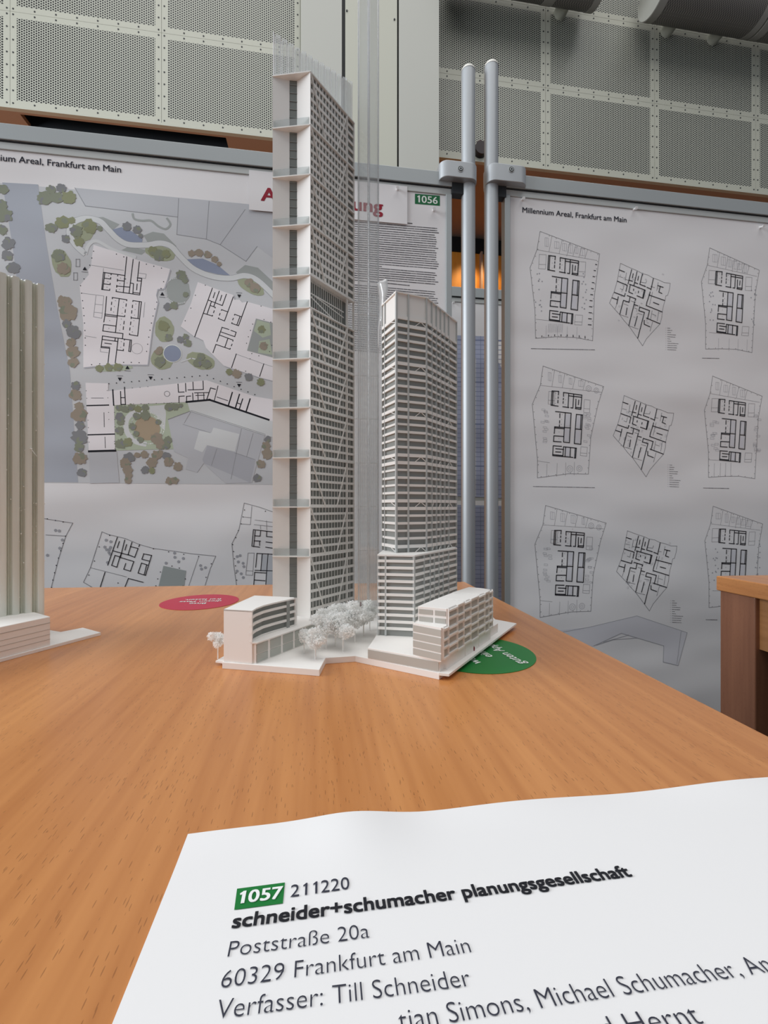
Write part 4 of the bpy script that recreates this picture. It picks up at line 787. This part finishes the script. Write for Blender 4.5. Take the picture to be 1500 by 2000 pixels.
# base
bs = MB(); uu = lambda px, py: (U(px, py).x, U(px, py).y)
bs.prism([uu(434, 1306), uu(624, 1321), uu(636, 1297), uu(694, 1293), uu(858, 1328), (.12, .455), (.115, .58), (-.105, .58), (-.126, .50)], Z(0), Z(.005))
bs.build('base_plate', M['card'], mm, bevel=.0003)
pl1 = [U(857, 1316.7, .0045), U(877, 1321.5, .0035), U(1009, 1219, .0045), U(940, 1206, .0045)]
MB().prism([(p.x, p.y) for p in pl1]+[(.09, .46)], Z(.0036), Z(.0053)).build('street_plate', M['card'], mm)
pl2 = [U(421, 1292, .003), U(446, 1278, .003), U(470, 1270, .003), U(455, 1296, .003)]
MB().prism([(p.x, p.y) for p in pl2][::-1], Z(.0022), Z(.0036)).build('street_plate', M['card'], mm)
# ---------------- tall tower
K = V2(-.0783, .476); Lp = V2(-.1189, .481); A1 = V2(-.1017, .4850); A2 = V2(-.0938, .4858); FL = .0775; R_ = K+RD*FL
N_ = V2(-.050, .549); M_ = V2(-.113, .499)
LV = [.585, .529, .4766, .424, .3706, .336, .2824, .2305, .1775, .125, .0725, .005]
bodyp = [K-RN*.0022+RD*.001, R_-RN*.0022, N_, M_, Lp+V2(.002, .003), A1+V2(0, .002), A2+V2(0, .002)]
tb = MB(); tb.prism([t2(p) for p in bodyp], Z(.005), Z(.336)).prism([t2(p) for p in bodyp], Z(.3706), Z(.585))
core = [K-RN*.010+RD*.004, R_-RN*.010-RD*.003, N_, M_, Lp+V2(.006, .005), A2+V2(-.004, .004)]
tb.prism([t2(p) for p in core], Z(.335), Z(.3716))
tt = tb.build('tall_tower', M['white'], mm)
def plate(name, p, q, th, z0, z1, m, par, inward):
    d = (q-p).normalized(); n = V2(d.y, -d.x)*(1 if inward else -1)
    mb = MB().par(v3(p, z0), Vector((*(q-p), 0)), Vector((*(n*th), 0)), Z3*(z1-z0)); return mb.build(name, m, par)
plate('wall_panel', Lp, A1, .0014, .005, .585, M['white'], tt, False)
plate('wall_panel', A2, K, .0014, .005, .585, M['white'], tt, False)
plate('glazing_strip', A1+V2(0, .0002), A2+V2(0, .0002), .0012, .005, .585, M['glazd'], tt, False)
stp = MB()
for i in range(66):
    z = .009+i*.00877
    if z < .583: stp.par(v3(A1, z), Vector((*(A2-A1), 0)), Vector((0, -.0004, 0)), Z3*.0006)
stp.build('glazing_line_pattern', M['glaz'], tt)
N3, R3v = Vector((*RN, 0)), Vector((*RD, 0))
def fpt(s, z, o=0.0): q = K+RD*s+RN*o; return v3(q, z)
gz = MB(); gz.par(fpt(.0008, .006, -.0021), R3v*(FL-.001), N3*.0003, Z3*.329); gz.par(fpt(.0008, .3708, -.0021), R3v*(FL-.001), N3*.0003, Z3*.2135); gz.build('flank_glazing', M['glazf'], tt)
gz = MB(); gz.par(fpt(.002, .337, -.0099), R3v*(FL-.006), N3*.0003, Z3*.033); gz.build('lobby_glazing', M['glazd'], tt)
S1 = .064
for li in range(len(LV)-1):
    z1, z0 = LV[li], LV[li+1]
    if li == 4:
        lb = MB()
        for k in range(17): lb.par(fpt(.003+k*.0036, z0, -.0065), R3v*.0005, N3*.0005, Z3*(z1-z0))
        lb.bar(fpt(.002, z0+.019, -.006), fpt(S1, z0+.019, -.006), .0012, .0008, N3); lb.bar(fpt(.002, z0+.017, -.006), fpt(S1*.8, z0+.002, -.006), .0011, .0008, N3); lb.bar(fpt(.012, z0+.0185, -.006), fpt(S1, z0+.0125, -.006), .0009, .0008, N3)
        lb.par(fpt(.0, z0, -.0021), R3v*.001, N3*.0024, Z3*(z1-z0)); lb.par(fpt(S1-.0006, z0, -.0021), R3v*.0013, N3*.0024, Z3*(z1-z0)); lb.par(fpt(FL-.001, z0, -.0021), R3v*.001, N3*.0024, Z3*(z1-z0))
        lb.build('lobby_frame', M['white'], tt); continue
    nf = 6 if li < 10 else 7; fh = (z1-z0)/nf; gd = MB()
    upper = li < 4
    for k in range(nf):
        zb = z0+k*fh
        bh = fh*(.36 if upper else .30)
        gd.par(fpt(0, zb, -.0019), R3v*FL, N3*(.0012 if upper else .0017), Z3*bh)
        nn = 13
        for j in range(nn):
            s = .0012+j*(S1-.002)/(nn-1)
            if not upper and li in (5, 6) and j % 3 == 0 and (k+j) % 2: w_ = .0022
            else: w_ = .0015 if upper else .0007
            gd.par(fpt(s-w_/2, zb, -.0019), R3v*w_, N3*(.0009 if upper else .0005), Z3*fh)
        for s in (S1+.0065,): gd.par(fpt(s, zb, -.0019), R3v*.0006, N3*.0006, Z3*fh) if not upper else None
    for s, w_ in ((0, .0011), (S1-.0006, .0013), (FL-.001, .001)): gd.par(fpt(s, z0, -.002), R3v*w_, N3*.0025, Z3*(z1-z0))
    gd.build('window_grid', M['white'], tt)
    if li < 10 or True:
        for sa, sb_ in ((.0012, .0245), (S1-.001, .0445)):
            MB().bar(fpt(sa, z1-.001, -.0004), fpt(sb_, z0+.001, -.0004), .0009, .0014, N3).build('brace', M['white'], tt)
for li, z in enumerate(LV[:-1]):
    sl_ = MB(); e = V2(-.12, -1).normalized()*.0006
    sl_.prism([t2(Lp+e), t2(K+e), t2(K+V2(0, .002)), t2(A2+V2(0, .001)), t2(A1+V2(0, .001)), t2(Lp+V2(0, .001))], Z(z-.0008), Z(z+.0004))
    sl_.par(fpt(0, z-.0008, -.002), R3v*FL, N3*.0028, Z3*.0014)
    sl_.build('floor_slab', M['white'], tt)
    if li > 0:
        d = (K-Lp)
        MB().par(v3(Lp+d*.01, z+.0004), Vector((*(d*.97), 0)), Vector((0, .0005, 0)), Z3*.0078).build('balustrade', M['balu'], tt)
# crown of folded clear acrylic
cw = MB(); cd_ = V2(.817, .576); cn = V2(-.576, .817); npl = 13; LNG = .098
pts = []
for i in range(npl*2+1):
    s = LNG*i/(npl*2); p = Lp+V2(.0008, .001)+cd_*s+cn*(.0030 if i % 2 else 0); pts.append(p)
for i in range(npl*2):
    a, b = pts[i], pts[i+1]; n = (b-a).normalized(); n = V2(-n.y, n.x)*.0006; zt = .634+(.0006 if i % 2 else -.0016)
    cw.add([v3(a, .585), v3(b, .585), v3(b, zt-.001), v3(a, zt+.001), v3(a+n, .585), v3(b+n, .585), v3(b+n, zt-.001), v3(a+n, zt+.001)], [(0, 1, 2, 3), (4, 7, 6, 5), (0, 4, 5, 1), (1, 5, 6, 2), (2, 6, 7, 3), (3, 7, 4, 0)])
cw.build('roof_screen', M['acrw'], tt)
ed = MB()
for i in range(0, npl*2+1): ed.tube(v3(pts[i], .585), v3(pts[i], .633), .0003 if i else .0006, n=8)
ed.build('screen_edge_glints', M['acre'], tt, True)  # white rods paint the bright glint of the folded edges
rs = MB(); a = K+RD*.060; rs.prism([t2(a-RN*.006), t2(K+RD*.072-RN*.002), t2(K+RD*.0765-RN*.004), t2(K+RD*.070-RN*.016)], Z(.5855), Z(.630)); rs.build('roof_box', M['acrw'], tt)
# clear acrylic rear volume and tall clear tube
aw = MB(); Ra = R_+RD*.0008; av = [Ra-RN*.001, Ra+RD*.007-RN*.001, Ra+RD*.024+V2(-.012, .016), Ra+V2(-.022, .012)]
vol = [isect(Ra, V2(1, .12), 679.5), isect(Ra, V2(1, .12), 737), V2(.004, .590), V2(-.046, .575)]
rib = MB()
def shell(mb, poly, z0, z1, th=.0012):
    n = len(poly)
    for i in range(n):
        a, b = poly[i], poly[(i+1) % n]; d = (b-a).normalized(); nn = V2(-d.y, d.x)*th
        mb.par(v3(a, z0), Vector((*(b-a), 0)), Vector((*nn, 0)), Z3*(z1-z0))
shell(aw, vol, .005, .382); av_o = aw.build('acrylic_tower', M['acr'], mm)
for i in range(15):
    p = vol[0]+(vol[1]-vol[0])*(i/14.0); rib.par(v3(p-V2(.0002, .0006), .006), (.0004, 0, 0), (0, .0005, 0), Z3*.375)
for z in (.381, .3706, .356, .336, .2824, .2305, .1775, .125, .0725): rib.par(v3(vol[0]-V2(0, .0006), z), Vector((*(vol[1]-vol[0]), 0)), (0, .0005, 0), Z3*.0007)
rib.build('engraved_line_pattern', M['acre'], av_o)
fp = V2(-.0170, .500); tq = [fp, fp+V2(.5503, .835)*.0195, fp+V2(.5503, .835)*.0195+V2(-.835, .5503)*.0145, fp+V2(-.835, .5503)*.0145]
tu = MB(); shell(tu, tq, .005, .95, .0016); tu_o = tu.build('clear_tube', M['acr'], mm)
te = MB()  # glossy rods added along the corners to catch light as bright edge lines
for p in tq: te.tube(v3(p, .005), v3(p, .949), .00062, n=12)
for p, q in ((tq[0], tq[1]), (tq[3], tq[0])):
    for k in (.1, .9): r_ = p+(q-p)*k; te.tube(v3(r_, .005), v3(r_, .948), .0003, n=8)
te.build('tube_edge_glints', M['acrg'], tu_o, True)
# curled clear film peeling off beside the short tower
fi = MB(); pts = []
for j in range(31):
    k = j/30.0; z = .372-k*.074; y0 = .498
    xa = isect(V2(0, y0), V2(1, 0), 736+3.0*math.sin(k*5.5)+6*k).x; wf = .0105*(1-k)**1.2+.0016+.0016*math.sin(k*9)**2
    fl_ = Vector((math.cos(.3+1.1*k), -math.sin(.3+1.1*k), 0)); row = []
    for q in range(5): t_ = q/4; row.append(Vector((xa, y0, TZ+z))+fl_*wf*t_+Vector((0, -.003*math.sin(t_*3.1), .003*t_*t_*(1-k))))
    pts.append(row)
fi.add([p for row in pts for p in row], [(5*j+q, 5*j+q+1, 5*j+q+6, 5*j+q+5) for j in range(30) for q in range(4)])
fo = fi.build('peeling_film', acrylic('glossy_film', (.95, .97, .97), 4.0, 0.55, 0.08), mm, True); so = fo.modifiers.new('thick', 'SOLIDIFY'); so.thickness = .0002
# ---------------- short tower
P0, P1, P2, P3 = V2(-.0024, .4324), V2(.0108, .404), V2(.0398, .4161), V2(.0765, .4709)
HX = [P0, P1, P2, P3, V2(.064, .503), V2(.022, .492)]
def offs(poly, d):
    """convex counter-clockwise polygon grown by d"""
    n = len(poly); r = []
    for i in range(n):
        a, b, c = poly[i-1], poly[i], poly[(i+1) % n]; d1 = (b-a).normalized(); d2 = (c-b).normalized(); n1, n2 = V2(d1.y, -d1.x), V2(d2.y, -d2.x)
        m = (n1+n2); m = m/m.dot(n1) if m.length > 1e-6 else n1; r.append(b+m*d)
    return r
ZP, ZC, ZT = .0837, .2972, .3187
G0, G1 = V2(-.00578, .391), V2(.0263, .3852); G3 = V2(.0742, .4568)
PD = [G0, G1, G3, V2(.062, .500), V2(.004, .470)]
sb2 = MB(); sb2.prism([t2(p) for p in offs(HX, -.0022)], Z(ZP), Z(ZC)); sb2.prism([t2(p) for p in offs(HX, -.0011)], Z(ZC), Z(ZT-.0008)); sb2.prism([t2(p) for p in offs(PD, -.0019)], Z(.005), Z(ZP-.0012)).prism([t2(p) for p in PD], Z(ZP-.0014), Z(ZP))
st = sb2.build('short_tower', M['white'], mm)
gl_ = MB(); gl_.prism([t2(p) for p in offs(HX, -.0019)], Z(ZP+.0002), Z(ZC)); gl_.build('tower_glazing', M['glaz'], st)
gl_ = MB(); gl_.prism([t2(p) for p in offs(PD, -.0015)], Z(.0135), Z(ZP-.0014)); gl_.build('podium_glazing', M['glaz'], st)
rr = MB()
ho, hi_ = offs(HX, .0003), offs(HX, -.0016)
for i in range(6):
    a, b, c, d = ho[i], ho[(i+1) % 6], hi_[(i+1) % 6], hi_[i]; rr.prism([t2(a), t2(b), t2(c), t2(d)], Z(ZT-.0012), Z(ZT))
rr.build('roof_rim', M['white'], st)
def face_boxes(mb, a, b, s0, s1, z0, z1, o0, o1):
    d = (b-a).normalized(); n = V2(d.y, -d.x); p = a+d*s0+n*o0
    mb.par(v3(p, z0), Vector((*(d*(s1-s0)), 0)), Vector((*(n*(o1-o0)), 0)), Z3*(z1-z0))
def cols_px(a, b, pxs): 
    d = (b-a).normalized(); return [(isect(a, d, q)-a).dot(d) for q in pxs]
FC = {0: cols_px(P0, P1, (751,)), 1: cols_px(P1, P2, (797.6,)), 2: cols_px(P2, P3, (844, 853, 861, 869, 877))}
NFL = 31; fh = (ZC-ZP)/NFL
for k in range(NFL):
    z = ZC-k*fh; fb = MB(); major = k % 6 in (0, 1) or k == NFL-1; hh = .0026 if major else .0019
    fb.prism([t2(p) for p in offs(HX, -.0006)], Z(z-hh), Z(z))
    for fi_ in (0, 1, 2):
        a, b = HX[fi_], HX[fi_+1]; L_ = (b-a).length; cs = [0]+FC[fi_]+[L_]
        for j in range(len(cs)-1):
            if (j+k+fi_) % 2 == 0 or major or (fi_ == 1 and j == 1): face_boxes(fb, a, b, cs[j]+.0004, cs[j+1]-.0004, z-hh-.0003, z, -.0008, .0001)
    fb.build('floor_band', M['white'], st)
cl = MB()
for fi_ in (0, 1, 2):
    a, b = HX[fi_], HX[fi_+1]; L_ = (b-a).length
    for s in FC[fi_]+([0.0006, L_-.0006] if fi_ == 1 else [.0006] if fi_ == 0 else [L_-.0008]):
        wd = .0016 if fi_ == 1 else .0009
        face_boxes(cl, a, b, s-wd/2, s+wd/2, ZP, ZT-.001, -.0019, .0003)
cl.build('column_grid', M['colm'], st)
for k in (0, 6, 12, 18, 24, 30):
    z1_, z0_ = ZC-k*fh-.0024, ZC-(k+1)*fh
    tr = MB()
    for fi_, segs in ((0, ((.62, 1, 0),)), (1, ((.62, .80, 1), (.98, .80, 1))), (2, ((.16, .22, 1), (.38, .45, 1), (.66, .74, 1), (.83, .74, 1)))):
        a, b = HX[fi_], HX[fi_+1]; d = b-a; n = V2(d.y, -d.x).normalized()
        for s0_, s1_, up in segs:
            p, q = a+d*s0_+n*-.0008, a+d*s1_+n*-.0008
            tr.bar(v3(p, z0_ if up else z1_), v3(q, z1_ if up else z0_), .0006, .0007, Vector((*n, 0)))
    tr.build('truss', M['white'], st)
PC = {0: cols_px(G0, G1, (753,)), 1: cols_px(G1, G3, (829, 841, 849, 858, 866, 877))}
pf = (ZP-.0139)/12
for k in range(1, 12):
    z = ZP-.0006-k*pf; fb = MB(); fb.prism([t2(p) for p in offs(PD, -.0006)], Z(z), Z(z+.0020))
    for fi_ in (0, 1):
        a, b = PD[fi_], PD[fi_+1]; L_ = (b-a).length; cs = [0]+PC[fi_]+[L_]
        for j in range(len(cs)-1):
            if fi_ == 0 or (j+k) % 2: face_boxes(fb, a, b, cs[j]+.0005, cs[j+1]-.0005, z-.0002, z+.0021, -.0008, .0003)
    fb.build('podium_band', M['white'], st)
pcl = MB()
for fi_ in (0, 1):
    a, b = PD[fi_], PD[fi_+1]; L_ = (b-a).length
    for s in PC[fi_]+([.0004, L_-.0010] if fi_ == 0 else [.0006, L_-.0006]):
        wd = .0017 if fi_ == 0 and 0.003 < s else .0009
        face_boxes(pcl, a, b, s-wd/2, s+wd/2, .0139, ZP-.001, -.0018, .0001)
pcl.build('podium_column_grid', M['colm'], st)
# ---------------- plinth and staggered blocks on the near side of the short tower
plp = [U(718.5, 1286, .005), U(858.7, 1313, .005)]
pA, pB = V2(plp[0].x, plp[0].y), V2(plp[1].x, plp[1].y); pC = V2(-.0071, .3896)
MB().prism([t2(pA), t2(pB), t2(pB+RD*.125), t2(G3+V2(-.004, 0)), t2(V2(.0, .46)), t2(pC)], Z(.005), Z(.0135)).build('plinth', M['card'], mm, bevel=.0003)
pk = MB(); d = (pB-pA); n = V2(d.y, -d.x).normalized()
pk.par(v3(pA+d*.004+n*.0001, .0056), Vector((*(d*.985), 0)), Vector((*(n*.0003), 0)), Z3*.0066); pk.build('plinth_glazing', M['groove'], mm)
lb0, lb1 = U(807, 1280, .0135), U(861.5, 1293, .0135); lA, lB = V2(lb0.x, lb0.y), V2(lb1.x, lb1.y)
K2 = lB; W2 = (lA-lB); ZL, ZU = .0378, .0500
rb = MB(); rb.prism([t2(lA), t2(lB), t2(lB+RD*.0098), t2(lA+RD*.0098)], Z(.0135), Z(ZL))
rbo = rb.build('front_block', M['card'], mm)
gb = MB(); nrm = V2(-W2.y, W2.x).normalized(); nrm = nrm if nrm.y < 0 else -nrm
fz = (ZL-.0135-.0012)/4
for k in range(4):
    z = .0135+.0008+k*fz; gb.par(v3(lA+nrm*.0001, z), Vector((*(-W2), 0)), Vector((*(nrm*.0002), 0)), Z3*(fz-.0010))
gb.build('window_band', M['groove'], rbo)
def roofq(pts): return [U(x, y, ZU) for x, y in pts]
q1 = K2+RD*.0094; ends = [q1+RD*s for s in (0, .0332, .0354, .0622, .0644, .0918)]
dW = [V2(-.0205, .0090), V2(-.0215, .0095), V2(-.0215, .0095), V2(-.0215, .0095), V2(-.022, .010), V2(-.018, .008)]
stone = []
for i in range(3):
    a, b = ends[2*i], ends[2*i+1]; da, db = dW[2*i], dW[2*i+1]
    poly = [a, b, b+db, a+da] if i < 2 else [a, b, b+V2(-.006, .0075), b+db+V2(.001, .006), a+da]
    o = MB().prism([t2(p) for p in poly], Z(.0052), Z(ZU)).build('terrace_block', M['card'], mm, bevel=.0003); stone.append(o)
MB().prism([t2(p) for p in (ends[0]+RD*.001-RN*.001, ends[5]-RD*.008-RN*.001, ends[5]+dW[5]*.8-RD*.008, ends[0]+dW[0]*.8+RD*.001)], Z(.0052), Z(ZU-.0045)).build('block_core', M['card'], mm)
# facade of the terrace blocks
fg = MB(); cs = cols_px(K2, K2+RD, (864, 874, 891.5, 904, 917.5, 932, 945, 953, 960)); 
for j in range(len(cs)-1):
    top = ZL if cs[j] < .0088 else ZU; top -= .001; k = 0; z = .0160
    while z < top-.003:
        h2 = min(.0046, top-z-.0004); sh_ = (.0012 if j % 2 else 0)
        face_boxes(fg, K2, K2+RD*.1, cs[j]+.0010, cs[j+1]-.0010, z+sh_*.8, z+h2-.0002, .0001, .0003); z += .0066
fg.build('window_pattern', M['groove'], mm)
fr = MB()
for j, s in enumerate(cs):
    top = ZL if s < .0088 else ZU
    face_boxes(fr, K2, K2+RD*.1, s-.0005, s+.0005, .0148, top, 0, .0013)
for j in range(len(cs)-1):
    top = (ZL if cs[j] < .0088 else ZU)-.001; z = .0148; r_ = 0
    while z < top:
        sh_ = (.0010 if (j+r_) % 2 else -.0002); face_boxes(fr, K2, K2+RD*.1, cs[j], cs[j+1], z+sh_, z+sh_+.0013, 0, .0017); z += .0066; r_ += 1
fr.build('facade_lattice', M['card'], mm)
ug = MB(); w0, w1 = ends[0]+dW[0], ends[0]; nn = nrm
for k in range(2):
    for s0_, s1_ in ((.04, .52), (.60, .97)):
        p = w0+(w1-w0)*s0_; ug.par(v3(p+nn*.0001, ZL+.0010+k*.0056), Vector((*((w1-w0)*(s1_-s0_)), 0)), Vector((*(nn*.0002), 0)), Z3*.0036)
ug.build('terrace_window', M['groove'], stone[0])
# ---------------- curved low block on the other corner
LB = [V2(-.1243, .3494), V2(-.1009, .3442), V2(-.0972, .364), V2(-.0763, .3948), V2(-.1161, .404)]
ZR_, ZTr = .0456, .0213
RAW = [LB[1], V2(-.1003, .3535), LB[2], V2(-.0915, .3735), LB[3]]
inn = [p+V2(-.0022, .0002) for p in RAW]; inn[0] = RAW[0]+V2(-.0022, .0006)
lo_ = MB(); lo_.prism([t2(p) for p in [LB[0], LB[1]+V2(-.0012, .0003)]+inn+[LB[3]+V2(-.002, .0015), LB[4]]], Z(ZTr), Z(ZR_-.0012))
lob = lo_.build('curved_block', M['card'], mm)
MB().prism([t2(p) for p in [LB[0]]+RAW+[LB[4]]], Z(ZR_-.0012), Z(ZR_)).build('roof_slab', M['card'], lob)
MB().prism([t2(p) for p in [LB[0], LB[1], LB[1]+V2(.0003, .0014), LB[0]+V2(.0003, .0014)]], Z(.0052), Z(ZR_-.0001)).build('gable_wall', M['card'], lob)
gw = MB()
for a, b in zip(inn, inn[1:]): gw.par(v3(a+V2(.0002, -.0001), ZTr+.0005), Vector((*(b-a), 0)), (.0002, 0, 0), Z3*(ZR_-ZTr-.002))
gw.build('curved_glazing', M['glazd'], lob)
hgt = (ZR_-ZTr)/4
for k in range(0, 4):
    z = ZTr+.0002+k*hgt-(.0008 if k else 0); bb = MB()
    for a, b in zip(RAW, RAW[1:]):
        q = [a+V2(-.0002, 0), b+V2(-.0002, 0), b+V2(-.0024, .0004), a+V2(-.0024, .0004)]; bb.prism([t2(p) for p in q], Z(z), Z(z+(.0020 if k else .0007)))
    bb.build('parapet_band', M['card'], lob)
pz = RAW[3]+(RAW[4]-RAW[3])*.55; MB().prism([t2(pz+V2(0, 0)), t2(pz+V2(.002, .003)), t2(pz+V2(-.001, .004)), t2(pz+V2(-.0024, .001))], Z(ZTr), Z(ZR_-.001)).build('facade_pier', M['glaz'], lob)
pe = RAW[4]; MB().prism([t2(pe+V2(-.0011, -.0016)), t2(pe), t2(pe+V2(-.002, .001)), t2(pe+V2(-.0030, -.0005))], Z(ZTr), Z(ZR_)).build('facade_pier', M['card'], lob)
l0, l1 = V2(-.1208, .3486), V2(-.0980, .3446); LD = V2(.507, .862)
lw_ = MB(); lw_.prism([t2(l0), t2(l1), t2(l1+LD*.074), t2(V2(-.10, .44)), t2(V2(-.122, .41))], Z(.005), Z(ZTr-.0008)).prism([t2(LB[1]+V2(-.001, 0)), t2(l1+V2(.0012, -.0004)), t2(l1+LD*.078+V2(.0012, 0)), t2(V2(-.10, .44)), t2(V2(-.119, .40))], Z(ZTr-.0010), Z(ZTr))
lwo = lw_.build('ground_storey', M['card'], mm)
gg = MB(); LNv = V2(LD.y, -LD.x)
for j in range(5):
    s0_, s1_ = .0006+j*.0145, .0006+j*.0145+.0118
    for za_, zb2 in ((.0058, .0117), (.0125, ZTr-.0016)): gg.par(v3(l1+LD*s0_+LNv*.0001, za_), Vector((*(LD*(s1_-s0_)), 0)), Vector((*(LNv*.0003), 0)), Z3*(zb2-za_))
gg.build('shop_window', M['shop'], lwo)
# ---------------- foam trees
crowns = []
def crown_mesh(seed, n=2600):
    """a clump of torn foam: ragged thin flakes packed into a few merging lobes"""
    r = random.Random(seed); mb = MB()
    lob_ = [Vector((r.gauss(0, .28), r.gauss(0, .28), r.gauss(0, .32))) for _ in range(8)]
    for i in range(n):
        c = r.choice(lob_); a = r.uniform(0, 6.283); ph = math.acos(r.uniform(-1, 1)); q = .5*r.uniform(.35, 1.0)**.5
        p = c+Vector((q*math.sin(ph)*math.cos(a), q*math.sin(ph)*math.sin(a), q*math.cos(ph)*.85)); s_ = r.uniform(.05, .13)
        vs = [p+Vector((r.uniform(-s_, s_), r.uniform(-s_, s_), r.uniform(-s_, s_))) for _ in range(4)]; mb.add(vs, [(0, 1, 2), (0, 2, 3)])
    return mb
proto = []
for sd in range(4):
    tr = MB().tube((0, 0, -1.9), (0, 0, -.2), .055, .04, 8)
    for a in (0, 2.1, 4.2): tr.tube((0, 0, -.9), (.4*math.cos(a), .4*math.sin(a), .1), .03, .015, 6)
    to = tr.build('model_tree', M['card'], mm); to.matrix_parent_inverse = Matrix.Identity(4)
    co = crown_mesh(sd).build('crown', M['foam'], to, fix=False); proto.append((to, co))
def plant(k, px, py, zc_top, r, z0=.005, squash=1.0):
    p = U(px, py, z0); to, co = proto[k % 4]
    if (k % 4) in plant.used:
        t2_ = to.copy(); C.objects.link(t2_); c2_ = co.copy(); C.objects.link(c2_); c2_.parent = t2_
    else: t2_ = to; plant.used.add(k % 4)
    hgt = zc_top-z0; zc = zc_top-r*1.0
    sz = (zc-z0)/1.9
    t2_.location = Vector((p.x, p.y, TZ+zc))-mm.location; t2_.rotation_euler = (0, 0, k*1.7); t2_.scale = (r, r, max(r*.75, min(sz, r*1.2)) if False else sz if sz < r*1.25 else r*1.25)
    if sz > r*1.25: t2_.location.z = (z0+1.9*r*1.25)
plant.used = set()
for i, (px, py, top, r) in enumerate(((594, 1277, .031, .0088), (616, 1288, .030, .0098), (637, 1268, .040, .0120), (655, 1262, .0415, .0120), (670, 1272, .0355, .0110), (693, 1254, .040, .0125), (672, 1246, .043, .0130), (710, 1242, .036, .0120), (640, 1246, .041, .0120), (722, 1232, .034, .0105))):
    plant(i, px, py, top, r)
plant(2, 425.5, 1287, .0275, .0072, .0036)
# red scale figures
def figure(px, py, z, h=.0038):
    p = U(px, py, z); mb = MB(); b = p
    mb.tube(b, b+Z3*h*.5, .0005, .0006, 8).tube(b+Z3*h*.5, b+Z3*h*.8, .0007, .0005, 8).dome(b+Z3*h*.82, .0004, h*.18, 8); mb.build('scale_figure', M['red'], mm, True)
for px, py in ((926, 1271), (961, 1236), (965, 1234), (622, 1247)): figure(px, py, .0053)
for s, o in ((.012, -.003), (.0145, -.0035)): 
    p = fpt(s, .3365, o); mb = MB().tube(p, p+Z3*.003, .0006, .0005, 8).dome(p+Z3*.003, .0004, .0007, 8); mb.build('scale_figure', M['red'], mm, True)
p = v3(vol[0]+(vol[1]-vol[0])*.45+V2(0, -.012), .0052); MB().tube(p, p+Z3*.008, .0009, .0006, 8).build('scale_figure', M['red'], mm, True)
# ================================================================= NEIGHBOURING MODEL
nm = thing('architectural_model', (-.32, .40, TZ), 'raw grey ribbed tower model on a low white block by the table edge', 'architectural model')
tip = U(197, 1241); tb0 = U(162, 1231.5); nl = U(0, 1294)
dr = (V2(nl.x, nl.y)-V2(tip.x, tip.y)).normalized()
MB().prism([(tip.x, tip.y), (tb0.x, tb0.y), uu(119, 1240), uu(98, 1236.5), (-.36, .47), (-.45, .36), (-.37, .28), t2(V2(nl.x, nl.y)+dr*.05)][::-1], Z(0), Z(.003)).build('base_plate', M['card'], nm, bevel=.0003)
Cn = U(98, 1260, .003); Cn = V2(Cn.x, Cn.y); wd = V2(-.38, -.925).normalized(); bd = V2(-.0274, .0172)
blk = [Cn, Cn+bd, Cn+bd*3+wd*.05, Cn+bd*3+wd*.11, Cn+wd*.11]
lbk = MB().prism([t2(p) for p in blk][::-1], Z(.003), Z(.0282)).build('low_block', M['card'], nm, bevel=.0004)
gr = MB(); nrw = V2(-wd.y, wd.x); nrw = nrw if nrw.x > 0 else -nrw
for z in (.0082, .0126, .0170, .0226): gr.par(v3(Cn+nrw*.00005, z), Vector((*(wd*.11), 0)), Vector((*(nrw*.0001), 0)), Z3*(.0003 if z < .02 else .0005))
gr.build('groove_pattern', M['groove'], lbk)
Rn = V2(-.316, .420); td = V2(-.67, -.742).normalized(); tn = V2(.742, -.67).normalized()
poly = [Rn-tn*.04]; prof = []
s = 0.0; LEN = .064
ribs = []
for i in range(8):
    s0_ = i*.0091
    for k, (ds, o) in enumerate(((0, -.0026), (.0006, -.0004), (.0018, .0003), (.0042, .0003), (.0054, -.0004), (.0060, -.0034), (.0068, -.0044), (.0076, -.0018), (.0084, -.0042))):
        if s0_+ds < LEN: prof.append(Rn+td*(s0_+ds)+tn*o)
poly = [Rn-tn*.045]+prof+[Rn+td*LEN-tn*.045]
tw = MB().prism([t2(p) for p in poly], Z(.004), Z(.3317)); two = tw.build('ribbed_tower', M['resin'], nm)
bl_ = MB(); rnd = random.Random(3)
for i in range(80):
    j = rnd.randrange(5); s = j*.0091+rnd.choice((.0055, .0064, .0002, .0082)); z = rnd.uniform(.04, .32); r_ = rnd.uniform(.00025, .0006)
    p = v3(Rn+td*s+tn*-.0014, z); bl_.dome(p, r_, r_, 6); bl_.dome(p, r_, -r_, 6)
p = v3(Rn+td*.0105+tn*.001, .178); bl_.tube(p, p+Vector((.006, -.001, -.007)), .0003, .0001, 6); bl_.dome(p, .0011, .0009, 8)
bl_.build('print_blob_pattern', M['foam'], two)
